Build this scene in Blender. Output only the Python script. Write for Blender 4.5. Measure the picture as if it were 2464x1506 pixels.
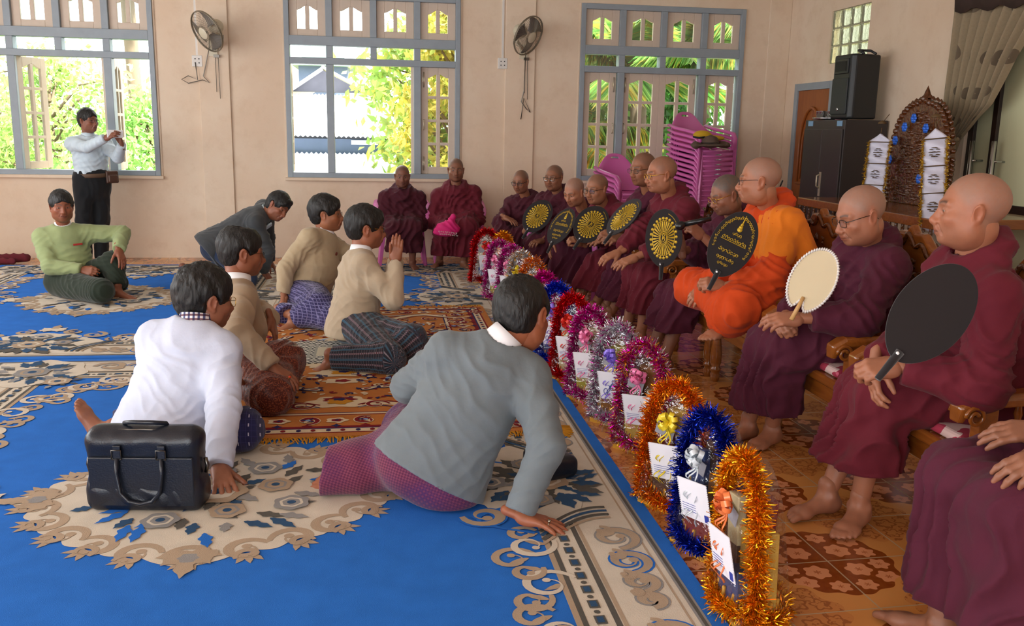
import bpy, math, random
import numpy as np
for o in list(bpy.data.objects): bpy.data.objects.remove(o)
SC=bpy.context.scene; COL=SC.collection
V=lambda *a: np.array(a,float)
# ---------------- camera ----------------
FPX,PIT,YAW,ROL,CH=2175.4,0.200379,0.148789,0.0193283,1.5
_f=V(math.sin(YAW)*math.cos(PIT),math.cos(YAW)*math.cos(PIT),-math.sin(PIT))
_r=V(math.cos(YAW),-math.sin(YAW),0); _u=np.cross(_r,_f)
_c,_s=math.cos(ROL),math.sin(ROL)
CR,CU=_c*_r+_s*_u,-_s*_r+_c*_u
cam=bpy.data.cameras.new('camera'); camo=bpy.data.objects.new('camera',cam); COL.objects.link(camo)
from mathutils import Matrix, Vector
camo.matrix_world=Matrix(((CR[0],CU[0],-_f[0],0),(CR[1],CU[1],-_f[1],0),(CR[2],CU[2],-_f[2],CH),(0,0,0,1)))
cam.sensor_width=36; cam.lens=FPX/2464*36; cam.clip_start=.05; cam.clip_end=300
SC.camera=camo
def ray(px,py): return CR*((px-1232)/FPX)-CU*((py-753)/FPX)+_f
def at(px,py,Y):
    d=ray(px,py); return V(0,0,CH)+d*(Y/d[1])
def fl(px,py,z=0.):
    d=ray(px,py); return V(0,0,CH)+d*((z-CH)/d[2])
# ---------------- world, daylight, exposure ----------------
W=bpy.data.worlds.new('overcast_sky'); SC.world=W; W.use_nodes=True
_bg=W.node_tree.nodes['Background']; _bg.inputs[0].default_value=(.94,.97,1,1); _bg.inputs[1].default_value=7.0
def portal(name,loc,rot,sx,sy):      # openings through which the sky lights the hall
    l=bpy.data.lights.new(name,'AREA'); l.shape='RECTANGLE'; l.size=sx; l.size_y=sy; l.cycles.is_portal=True
    o=bpy.data.objects.new(name,l); COL.objects.link(o); o.location=loc; o.rotation_euler=rot
portal('daylight_left_windows',(-5.5,4.0,1.9),(0,math.radians(-90),0),2.2,9.2)
portal('daylight_front_doors',(-2.35,-3.0,1.55),(math.radians(90),0,0),5.3,3.1)
for k,x in enumerate((-3.35,-.03,3.32)): portal('daylight_back_window',(x,10.72,1.93),(math.radians(-90),0,0),2.0,2.0)
sl=bpy.data.lights.new('sun','SUN'); sl.energy=26; sl.angle=.03; sl.color=(1,.95,.85)
so=bpy.data.objects.new('sun',sl); COL.objects.link(so); so.rotation_euler=(math.radians(38),0,math.radians(65))
SC.view_settings.view_transform='Standard'; SC.view_settings.look='None'
SC.view_settings.exposure=-0.1; SC.view_settings.gamma=1; SC.view_settings.use_curve_mapping=False
SC.cycles.max_bounces=8; SC.cycles.transparent_max_bounces=16; SC.cycles.sample_clamp_indirect=6
# ---------------- node expressions ----------------
class N:
    def __init__(s,t,k): s.t=t; s.k=k
    def _m(s,op,*a):
        n=s.t.nodes.new('ShaderNodeMath'); n.operation=op
        for i,x in enumerate((s,)+a):
            if isinstance(x,N): s.t.links.new(x.k,n.inputs[i])
            else: n.inputs[i].default_value=x
        return N(s.t,n.outputs[0])
    def __add__(s,o): return s._m('ADD',o)
    __radd__=__add__
    def __sub__(s,o): return s._m('SUBTRACT',o)
    def __rsub__(s,o): return (s*-1)+o
    def __mul__(s,o): return s._m('MULTIPLY',o)
    __rmul__=__mul__
    def __truediv__(s,o): return s._m('DIVIDE',o)
    def lt(s,o): return s._m('LESS_THAN',o)
    def gt(s,o): return s._m('GREATER_THAN',o)
    def sin(s): return s._m('SINE')
    def abs(s): return s._m('ABSOLUTE')
    def frac(s): return s._m('FRACT')
    def floor(s): return s._m('FLOOR')
    def sqrt(s): return s._m('SQRT')
    def atan2(s,o): return s._m('ARCTAN2',o)
    def pp(s,o): return s._m('PINGPONG',o)
    def min(s,o): return s._m('MINIMUM',o)
    def max(s,o): return s._m('MAXIMUM',o)
    def step(s,a,b):
        n=s.t.nodes.new('ShaderNodeMapRange'); s.t.links.new(s.k,n.inputs[0])
        n.inputs[1].default_value=a; n.inputs[2].default_value=b; n.clamp=True
        return N(s.t,n.outputs[0])
class Mat:
    def __init__(s,name,col=(.5,.5,.5),rough=.6,metal=0,spec=.5,**kw):
        s.m=bpy.data.materials.new(name); s.m.use_nodes=True; s.t=s.m.node_tree
        s.b=s.t.nodes['Principled BSDF']; s.set('Base Color',col); s.set('Roughness',rough); s.set('Metallic',metal); s.set('Specular IOR Level',spec)
        for k,v in kw.items(): s.set(k.replace('_',' '),v)
    def set(s,k,v):
        i=s.b.inputs[k]
        if isinstance(v,N): s.t.links.new(v.k,i)
        elif isinstance(v,tuple): i.default_value=v+(1,) if len(v)==3 and i.type=='RGBA' else v
        else: i.default_value=v
        return s
    def coord(s,which='Object',scale=None):
        n=s.t.nodes.new('ShaderNodeTexCoord'); k=n.outputs[which]
        if scale:
            mp=s.t.nodes.new('ShaderNodeMapping'); s.t.links.new(k,mp.inputs[0]); mp.inputs['Scale'].default_value=scale; k=mp.outputs[0]
        return N(s.t,k)
    def xyz(s,c):
        n=s.t.nodes.new('ShaderNodeSeparateXYZ'); s.t.links.new(c.k,n.inputs[0]); return [N(s.t,o) for o in n.outputs]
    def attr(s,name,out='Color'):
        n=s.t.nodes.new('ShaderNodeAttribute'); n.attribute_name=name; return N(s.t,n.outputs[out])
    def noise(s,sc=5,det=3,c=None,rough=.5,out=0,dist=0):
        n=s.t.nodes.new('ShaderNodeTexNoise'); n.inputs['Scale'].default_value=sc; n.inputs['Detail'].default_value=det; n.inputs['Roughness'].default_value=rough; n.inputs['Distortion'].default_value=dist
        s.t.links.new((c or s.coord()).k,n.inputs['Vector']); return N(s.t,n.outputs[out])
    def voro(s,sc=5,c=None,feat='F1',out='Distance'):
        n=s.t.nodes.new('ShaderNodeTexVoronoi'); n.feature=feat; n.inputs['Scale'].default_value=sc
        s.t.links.new((c or s.coord()).k,n.inputs['Vector']); return N(s.t,n.outputs[out])
    def mix(s,f,a,b):
        n=s.t.nodes.new('ShaderNodeMix'); n.data_type='RGBA'
        for i,x in ((0,f),(6,a),(7,b)):
            if isinstance(x,N): s.t.links.new(x.k,n.inputs[i])
            elif isinstance(x,tuple): n.inputs[i].default_value=x+(1,)
            else: n.inputs[i].default_value=x
        return N(s.t,n.outputs[2])
    def mul(s,a,b):
        n=s.t.nodes.new('ShaderNodeMix'); n.data_type='RGBA'; n.blend_type='MULTIPLY'; n.inputs[0].default_value=1
        for i,x in ((6,a),(7,b)):
            if isinstance(x,N): s.t.links.new(x.k,n.inputs[i])
            else: n.inputs[i].default_value=x+(1,)
        return N(s.t,n.outputs[2])
    def ramp(s,f,stops):
        n=s.t.nodes.new('ShaderNodeValToRGB'); s.t.links.new(f.k,n.inputs[0]); e=n.color_ramp.elements
        while len(e)<len(stops): e.new(.5)
        for q,(p,c) in zip(e,stops): q.position=p; q.color=c+(1,)
        return N(s.t,n.outputs[0])
    def bump(s,h,st=.3,d=.01):
        n=s.t.nodes.new('ShaderNodeBump'); n.inputs['Strength'].default_value=st; n.inputs['Distance'].default_value=d
        s.t.links.new(h.k,n.inputs['Height']); s.t.links.new(n.outputs[0],s.b.inputs['Normal']); return s
def hx(h):  # sRGB hex -> linear
    c=[int(h[i:i+2],16)/255 for i in (0,2,4)]
    return tuple(x/12.92 if x<.04045 else ((x+.055)/1.055)**2.4 for x in c)
def plain(name,h,rough=.5,metal=0,var=.12,vs=6,bump=0,**kw):
    c=hx(h) if isinstance(h,str) else h
    m=Mat(name,c,rough,metal,**kw)
    if var: m.set('Base Color',m.mix(m.noise(vs,3),tuple(x*(1-var) for x in c),tuple(min(1,x*(1+var)) for x in c)))
    if bump: m.bump(m.noise(vs*12,3),bump,.004)
    return m
# ---------------- mesh building ----------------
def tag(o,label=None,cat=None,group=None,kind=None):
    for k,v in (('label',label),('category',cat),('group',group),('kind',kind)):
        if v: o[k]=v
    return o
def empty(name,loc=(0,0,0),rz=0,label=None,cat=None,group=None):
    o=bpy.data.objects.new(name,None); COL.objects.link(o); o.location=loc; o.rotation_euler=(0,0,rz); o.empty_display_size=.1
    return tag(o,label,cat,group)
def rotz(a): c,s=math.cos(a),math.sin(a); return np.array([[c,-s,0],[s,c,0],[0,0,1]])
def rotx(a): c,s=math.cos(a),math.sin(a); return np.array([[1,0,0],[0,c,-s],[0,s,c]])
def roty(a): c,s=math.cos(a),math.sin(a); return np.array([[c,0,s],[0,1,0],[-s,0,c]])
def nrm(v): v=np.asarray(v,float); return v/max(1e-9,np.linalg.norm(v))
def frame(fwd,up=(0,0,1)):   # columns: right, forward, up
    f=nrm(fwd); r=nrm(np.cross(f,up)); return np.array([r,f,np.cross(r,f)]).T
def raw_mesh(name,Vs,faces,mats,mi=None,smooth=True,attrs=None):
    me=bpy.data.meshes.new(name); Vs=np.asarray(Vs,np.float32)
    if isinstance(faces,np.ndarray):
        nf,k=faces.shape; me.vertices.add(len(Vs)); me.vertices.foreach_set('co',Vs.ravel())
        me.loops.add(nf*k); me.loops.foreach_set('vertex_index',faces.astype(np.int32).ravel())
        me.polygons.add(nf); me.polygons.foreach_set('loop_start',np.arange(nf,dtype=np.int32)*k)
        me.update(calc_edges=True)
    else: me.from_pydata([tuple(map(float,v)) for v in Vs],[],faces)
    for m in mats: me.materials.append(m.m if isinstance(m,Mat) else m)
    if mi is not None: me.polygons.foreach_set('material_index',np.asarray(mi,np.int32))
    sm=np.full(len(me.polygons),smooth) if isinstance(smooth,bool) else np.asarray(smooth,bool)
    me.polygons.foreach_set('use_smooth',sm)
    for n,a in (attrs or {}).items():
        at_=me.attributes.new(n,'FLOAT_COLOR','POINT'); a=np.asarray(a,np.float32)
        if a.shape[1]==3: a=np.concatenate([a,np.ones((len(a),1),np.float32)],1)
        at_.data.foreach_set('color',a.ravel())
    me.update(); return me
def link(name,me,parent=None,loc=None):
    o=bpy.data.objects.new(name,me); COL.objects.link(o)
    if parent is not None: o.parent=parent
    if loc is not None: o.location=loc
    return o
class MB:
    def __init__(s): s.v=[]; s.f=[]; s.m=[]; s.s=[]
    def add(s,vs,fs,m=0,sm=False):
        b=len(s.v); s.v+=[tuple(map(float,q)) for q in vs]
        for f in fs: s.f.append(tuple(i+b for i in f)); s.m.append(m); s.s.append(sm)
        return s
    def box(s,c,d,m=0,R=None):
        q=np.array([(x,y,z) for z in(-.5,.5) for y in(-.5,.5) for x in(-.5,.5)])*np.array(d)
        if R is not None: q=q@np.asarray(R).T
        return s.add(q+np.array(c),[(0,2,3,1),(4,5,7,6),(0,1,5,4),(2,6,7,3),(0,4,6,2),(1,3,7,5)],m)
    def b2(s,a,b,m=0): a,b=np.array(a,float),np.array(b,float); return s.box((a+b)/2,abs(b-a),m)
    def tube(s,pts,r,n=10,m=0,cap=True,flat=1.,sm=True,up=(0.1,.2,1)):
        pts=[np.array(p,float) for p in pts]; k=len(pts); rr=[r]*k if np.isscalar(r) else list(r)
        vs=[]; u=np.array(up,float)
        for i,p in enumerate(pts):
            d=nrm(pts[min(i+1,k-1)]-pts[max(i-1,0)]); a=np.cross(d,u)
            if np.linalg.norm(a)<1e-3: a=np.cross(d,(1,0,0))
            a=nrm(a); b=np.cross(a,d); u=b
            for j in range(n):
                t=2*math.pi*j/n; vs.append(p+rr[i]*(a*math.cos(t)+b*math.sin(t)*flat))
        fs=[(i*n+j,i*n+(j+1)%n,(i+1)*n+(j+1)%n,(i+1)*n+j) for i in range(k-1) for j in range(n)]
        if cap: fs+=[tuple(range(n-1,-1,-1)),tuple((k-1)*n+j for j in range(n))]
        return s.add(vs,fs,m,sm)
    def lathe(s,prof,n=20,o=(0,0,0),R=None,m=0,sm=True,a0=0,a1=2*math.pi):
        full=abs(a1-a0-2*math.pi)<1e-6; vs=[]
        nn=n if full else n+1
        for r,z in prof:
            for j in range(nn):
                t=a0+(a1-a0)*j/n; vs.append((r*math.cos(t),r*math.sin(t),z))
        vs=np.array(vs)
        if R is not None: vs=vs@np.asarray(R).T
        fs=[(i*nn+j,i*nn+(j+1)%nn,(i+1)*nn+(j+1)%nn,(i+1)*nn+j) for i in range(len(prof)-1) for j in range(n)]
        return s.add(vs+np.array(o),fs,m,sm)
    def prism(s,out,h,o=(0,0,0),R=None,m=0,top_only=False):  # outline in local xy extruded 0..h along z
        k=len(out); q=np.array([(x,y,0) for x,y in out]+[(x,y,h) for x,y in out],float)
        if R is not None: q=q@np.asarray(R).T
        fs=[tuple(range(k,2*k))]
        if not top_only: fs+=[tuple(range(k-1,-1,-1))]+[(i,(i+1)%k,k+(i+1)%k,k+i) for i in range(k)]
        return s.add(q+np.array(o),fs,m)
    def grid(s,fn,nu,nv,m=0,sm=True,thick=0):
        vs=[fn(i/nu,j/nv) for j in range(nv+1) for i in range(nu+1)]
        fs=[(j*(nu+1)+i,j*(nu+1)+i+1,(j+1)*(nu+1)+i+1,(j+1)*(nu+1)+i) for j in range(nv) for i in range(nu)]
        return s.add(vs,fs,m,sm)
    def build(s,name,mats,parent=None,loc=None,bevel=0,seg=2,rz=None,solid=0,sub=0):
        if not isinstance(mats,(list,tuple)): mats=[mats]
        me=raw_mesh(name,np.array(s.v),s.f,mats,s.m,s.s)
        o=link(name,me,parent,loc)
        if rz is not None: o.rotation_euler=(0,0,rz)
        if solid: md=o.modifiers.new('solid','SOLIDIFY'); md.thickness=solid
        if bevel: md=o.modifiers.new('bevel','BEVEL'); md.width=bevel; md.segments=seg; md.limit_method='ANGLE'; md.angle_limit=.6
        if sub: md=o.modifiers.new('sub','SUBSURF'); md.levels=sub; md.render_levels=sub
        return o
def copy_tree(o,parent=None):
    c=o.copy(); COL.objects.link(c)
    if parent is not None: c.parent=parent
    for ch in list(o.children): copy_tree(ch,c)
    return c
# ================= SETTING =================
m_wall=Mat('peach_plaster',hx('dcb79d'),.75); _n=m_wall.noise(1.3,5,rough=.6); _n2=m_wall.noise(5,6,rough=.7)
m_wall.set('Base Color',m_wall.mix(_n2.step(.5,.75)*.45,m_wall.mix(_n.step(.35,.7),hx('dcc4ab'),hx('e3d1bb')),hx('cbb094'))); m_wall.bump(m_wall.noise(60,3),.08,.003)
m_ceil=plain('ceiling_paint','d8d2c6',.8)
m_frame=plain('grey_window_paint','8f9aa3',.45,vs=9)
m_sash=plain('cream_sash_paint','cdbcab',.5,var=.08,vs=14)
m_brass=plain('old_brass','c4b9a2',.4,.6)
def glassy(name,col,tr,rough=.03):
    m=Mat(name,col,rough); t=m.t; tb=t.nodes.new('ShaderNodeBsdfTransparent'); mx=t.nodes.new('ShaderNodeMixShader'); gl=t.nodes.new('ShaderNodeBsdfGlossy')
    tb.inputs[0].default_value=col+(1,); gl.inputs[1].default_value=rough; mx.inputs[0].default_value=1-tr
    t.links.new(tb.outputs[0],mx.inputs[1]); t.links.new(gl.outputs[0],mx.inputs[2]); t.links.new(mx.outputs[0],t.nodes['Material Output'].inputs[0]); return m
m_glass=glassy('window_glass',(.93,.97,.96),.93)
YW,XR,XL,YF,ZC=10.62,4.87,-5.5,-3.0,3.55
WIN=[(-4.33,-2.38),(-1.005,.94),(2.33,4.305)]; WZ0,WZ1=.92,2.93
def struct(mb,name,mats,parent=None,**k):
    o=mb.build(name,mats,parent,**k)
    if parent is None: o['kind']='structure'
    return o
m=MB(); y0,y1=YW,YW+.2
xs=[XL]+[v for w in WIN for v in w]+[XR+.2]
for i in range(0,8,2): m.b2((xs[i],y0,0),(xs[i+1],y1,ZC))
for a,b in WIN: m.b2((a,y0,0),(b,y1,WZ0)); m.b2((a,y0,WZ1),(b,y1,ZC))
struct(m,'wall_back',m_wall)
for i,(a,b) in enumerate(((-1.925,-1.6),(1.455,1.80),(4.60,4.87))):
    struct(MB().b2((a,YW-.025,0),(b,YW,ZC)),'trim_%d'%(i+1),m_wall,bevel=.006)
m=MB(); D0,D1=9.40,10.33; G0,G1,GZ0,GZ1=8.80,9.60,2.26,2.81; S0,S1=4.6,7.1
for a,b,z0,z1 in ((D1,YW+.2,0,ZC),(D0,D1,2.08,GZ0),(G1,D1,GZ0,ZC),(G0,D0,0,GZ0),(G0,G1,GZ1,ZC),(S1,G0,0,ZC),(S0,S1,2.75,ZC),(YF,S0,0,ZC)): m.b2((XR,a,z0),(XR+.18,b,z1))
struct(m,'wall_right',m_wall)
m=MB()
for a,b,z0,z1 in ((-3,-.6,0,ZC),(8.6,10.62,0,ZC),(-.6,8.6,0,.8),(-.6,8.6,3.0,ZC),(1.7,2.0,.8,3),(4.6,4.9,.8,3)): m.b2((XL-.2,a,z0),(XL,b,z1))
struct(m,'wall_left',m_wall)
m=MB()
for a,b,z0,z1 in ((XL,-5,0,ZC),(.3,XR,0,ZC),(-5,.3,3.1,ZC)): m.b2((a,YF-.2,z0),(b,YF,z1))
struct(m,'wall_front',m_wall)
struct(MB().b2((XL-.4,YF-.4,ZC),(XR+.4,YW+.9,ZC+.2)),'ceiling',m_ceil)
# tiled floor
m=m_tile=Mat('patterned_floor_tile',(.5,.25,.1),.16)
TS,TX,TY,TT=.3291,3.8573,7.4995,.0386
x,y,z=m.xyz(m.coord('Object'))
x=x/TS-TX; y=y/TS-TY; u=x*math.cos(TT)+y*math.sin(TT); v=y*math.cos(TT)-x*math.sin(TT)
a=(u+1).pp(1.); b=(v+1).pp(1.); r=(a*a+b*b).sqrt(); an=b.atan2(a)
dark=r.lt((an*14).sin()*.022+.72)
flw=None; core=None
for cx,cy,R in ((.24,.22,.135),(.53,.14,.105),(.47,.42,.12),(.15,.54,.105)):
    dx=a-cx; dy=b-cy; rr=(dx*dx+dy*dy).sqrt(); th=dy.atan2(dx); q=rr-(th*6).sin()*.016
    f=q.lt(R); c=q.lt(R*.22)
    flw=f if flw is None else flw.max(f); core=c if core is None else core.max(c)
a2=1-a; b2=1-b; r2=(a2*a2+b2*b2).sqrt(); lens=r2.lt((b2.atan2(a2)*10).sin()*.04+.62)
f2=None
for cx,cy,R in ((.2,.2,.12),(.45,.15,.1),(.15,.45,.1),(.38,.38,.09)):
    dx=a2-cx; dy=b2-cy; rr=(dx*dx+dy*dy).sqrt()-(dy.atan2(dx)*5).sin()*.02
    f=rr.gt(R*.75)*rr.lt(R); f2=f if f2 is None else f2.max(f)
base=m.mix(m.noise(3,4),hx('cc8644'),hx('dd9c5a'))
lc=m.mix(f2.max(m.noise(26,4,rough=.7).gt(.56)),hx('c98348'),hx('96562c'))
base=m.mix(lens*.8,base,lc)
fc=m.mix(core,hx('dd9468'),hx('b0653a')); dk=m.mix(m.noise(40,2),hx('7c3512'),hx('96501f'))
base=m.mix(dark,base,m.mix(flw,dk,fc))
g=(u.pp(.5).min(v.pp(.5))).lt(.0085)
m.set('Base Color',m.mix(g,base,hx('b39a78'))).set('Roughness',g*.4+.15)
struct(MB().b2((XL,YF,-.15),(XR+.2,YW+.02,0)),'floor',m_tile)
# ---------- windows ----------
RX=np.array([[1,0,0],[0,0,-1],[0,1,0]])  # local xy -> xz, extrusion toward -y
def ogee(x0,x1,zl,zh,flip,n=9):
    p=[]
    for i in range(n+1):
        t=i/n; s=t*t*(3-2*t); s=.15*t+.85*s if t<.5 else s*1.0
        p.append((x0+(x1-x0)*t,zl+(zh-zl)*s))
    if flip: p=[(x0+x1-x,z) for x,z in p][::-1]
    return p
def sash(w,h,rows,arch,st,top,bot,name,parent,loc,rz=0,bolt=0):
    mb=MB(); T=.036; mul=.045
    pw=(w-2*st-mul)/2
    def bx(x0,x1,z0,z1,t=T,o=0): mb.b2((x0,o,z0),(x1,o+t,z1))
    bx(0,st,0,h); bx(w-st,w,0,h); bx(st,w-st,0,bot); bx(st+pw,st+pw+mul,bot,h-top)
    zz=[bot+(h-bot-top)*i/rows for i in range(rows+1)]
    for z in zz[1:-1]: bx(st,st+pw,z-.016,z+.016); bx(st+pw+mul,w-st,z-.016,z+.016)
    zl=h-top-arch
    for x0,x1,fl_ in ((st,st+pw+mul/2,0),(st+pw+mul/2,w-st,1)):
        o=ogee(x0,x1,zl,h-top,fl_); mb.prism(o+[(x1,h),(x0,h)],T,(0,T,0),RX)
    s=mb.build(name,m_sash,parent,loc,bevel=.004,rz=rz)
    g=MB().b2((st,.014,bot),(w-st,.018,h-top)).build('pane',m_glass,s)
    if bolt:
        q=MB()
        for z0,z1 in ((.04,.2),(h-.22,h-.05)): q.tube([(bolt,-.012,z0),(bolt,-.012,z1)],.007,8); q.box((bolt,-.004,(z0+z1)/2),(.03,.01,.05))
        q.tube([(bolt,-.01,h*.42),(bolt,-.05,h*.42+.015),(bolt,-.05,h*.42+.1),(bolt,-.01,h*.42+.115)],.007,8)
        q.build('latch',m_brass,s)
    return s
def window(n,x0,x1,low):
    w=x1-x0; root=empty('window_%d'%n,(x0,YW,WZ0)); root['kind']='structure'; H=WZ1-WZ0
    f=MB(); fy0,fy1=-.03,.1
    def fb(a,b,z0,z1,y0=fy0,y1=fy1): f.b2((a,y0,z0),(b,y1,z1))
    fb(0,.055,0,H); fb(w-.055,w,0,H); fb(.055,w-.055,0,.055); fb(.055,w-.055,H-.06,H)
    zA,zB,zC,zD=1.25,1.32,1.45,1.55
    fb(.055,w-.055,zA,zB); fb(.055,w-.055,zC,zD)
    for i in (1,2,3):
        c=w*i/4; fb(c-.036,c+.036,zB,zC,fy0+.004); fb(c-.036,c+.036,zD,H-.06,fy0+.004)
    for i in (1,3): c=w*i/4; fb(c-.04,c+.04,.055,zA,fy0+.004)
    f.build('window_frame',m_frame,root,bevel=.004)
    MB().b2((-.03,-.05,-.035),(w+.03,.0,0)).b2((-.02,-.012,0),(0,0,H)).b2((w,-.012,0),(w+.02,0,H)).build('window_sill',m_wall,root,bevel=.004)
    g=MB()
    for i in range(4):
        a=w*i/4+(.055 if i==0 else .036); b=w*(i+1)/4-(.055 if i==3 else .036)
        g.b2((a,.05,zB),(b,.054,zC))
        sash(b-a,H-.06-zD,1,.05,.088,.075,.075,'top_sash',root,(a,.015,zD))
    g.build('transom_pane',m_glass,root)
    hh=zA-.055; q=w/4
    for k,(sa,sb,ang) in enumerate(low):
        ww=abs(sb-sa)
        sash(ww,hh,4,.045,.08,.07,.08,'casement',root,(sa,.03,.055),rz=ang,bolt=(.03 if k%2 else ww-.03) if abs(ang)<.1 else 0)
    return root
w=WIN[0][1]-WIN[0][0]; q=w/4
window(1,*WIN[0],[(.055,q-.04,1.75),(q+.04,q+.04+.44,1.22),(3*q-.04,3*q-.04-.44,math.pi-1.6),(3*q+.04,4*q-.055,1.6)])
window(2,*WIN[1],[(.055,q-.04,1.6),(q+.04,2*q,1.62),(3*q-.04,3*q-.04-.44,math.pi-1.72),(3*q+.04,4*q-.055,0)])
window(3,*WIN[2],[(.055,q-.04,0),(q+.04,2*q,0),(2*q,3*q-.04,0),(3*q+.04,4*q-.055,0)])
# ---------- right wall: door, glass blocks, sliding glass door ----------
m_door=plain('varnished_door_wood','8a4a1e',.35,vs=4)
m_door.set('Base Color',m_door.mix(m_door.noise(6,4,m_door.coord('Object',(3,3,.4)),dist=1.5),hx('7a3d16'),hx('a35c28')))
d=empty('door_1',(XR,D0,0)); d['kind']='structure'; L=D1-D0
m=MB()
for a,b,z0,z1 in ((0,.08,0,2.08),(L-.08,L,0,2.08),(.08,L-.08,2.0,2.08)): m.b2((-.02,a,z0),(.12,b,z1))
m.build('door_frame',m_frame,d,bevel=.004)
m=MB().b2((.0,.08,.01),(.05,L-.08,2.0))
def archring(mb,cx,w,z0,z1,th,x=-.012):
    pts=[(-w/2,z0)]+[(-w/2*math.cos(t),z1+w*.9*math.sin(t)) for t in np.linspace(0,math.pi,15)]+[(w/2,z0)]
    mb.tube([(x,cx+p,z) for p,z in pts],th,8)
archring(m,L/2,.5,.95,1.35,.018); archring(m,L/2,.36,1.0,1.33,.012); m.tube([(-.012,L/2-.25,.95),(-.012,L/2+.25,.95)],.018,8)
m.b2((-.008,L/2-.008,.95),(.01,L/2+.008,1.78)); m.b2((-.012,.2,.2),(.01,L-.2,.8))
m.build('door_leaf',m_door,d,bevel=.003)
m_gb=Mat('glass_block',hx('c4cbaa'),.12); m_gb.set('Emission Color',hx('cdd6b0')).set('Emission Strength',0.0); m_gb.set('Transmission Weight',.55); m_gb.bump(m_gb.noise(30,2,m_gb.coord('Object',(1,2,1))),.6,.01)
m=MB(); gl=MB(); bw=(G1-G0)/4; bh=(GZ1-GZ0)/3
for i in range(4):
    for j in range(3): gl.b2((.01,i*bw+.006,j*bh+.006),(.1,(i+1)*bw-.006,(j+1)*bh-.006))
for i in range(5): m.b2((0.02,i*bw-.006,0),(.09,i*bw+.006,GZ1-GZ0))
for j in range(4): m.b2((0.022,0,j*bh-.006),(.088,G1-G0,j*bh+.006))
r=empty('window_4',(XR,G0,GZ0)); r['kind']='structure'; gl.build('glass_blocks',m_gb,r,bevel=.012); m.build('mortar',plain('mortar','a8a58c',.8),r)
m_frost=Mat('frosted_green_glass',hx('d0cfa8'),.35); m_dkfr=plain('dark_bronze_frame','2a1c17',.35); m_chr=plain('brushed_steel','c9ccd0',.25,1,var=0)
d=empty('door_2',(XR,S0,0)); d['kind']='structure'; L=S1-S0; mid=S1-.32-S0
m=MB().b2((.03,L-.07,0),(.13,L,2.75)).b2((.03,0,2.68),(.13,L,2.75)).b2((.03,mid-.03,0),(.1,mid+.03,2.68)).b2((.03,0,.9),(.12,mid,.99)).b2((.03,0,0),(.12,L,.08))
m.build('door_frame',m_dkfr,d,bevel=.004)
MB().b2((.06,0,.08),(.075,L-.07,2.68)).build('glass_panel',m_frost,d)
for yy in (mid+.13,mid-.14):
    h=MB().tube([(-.05,yy,.78),(-.05,yy,1.48)],.018,12)
    for z in (1.0,1.32): h.tube([(-.05,yy,z),(.06,yy,z)],.009,8)
    h.build('door_handle',m_chr,d)
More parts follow.
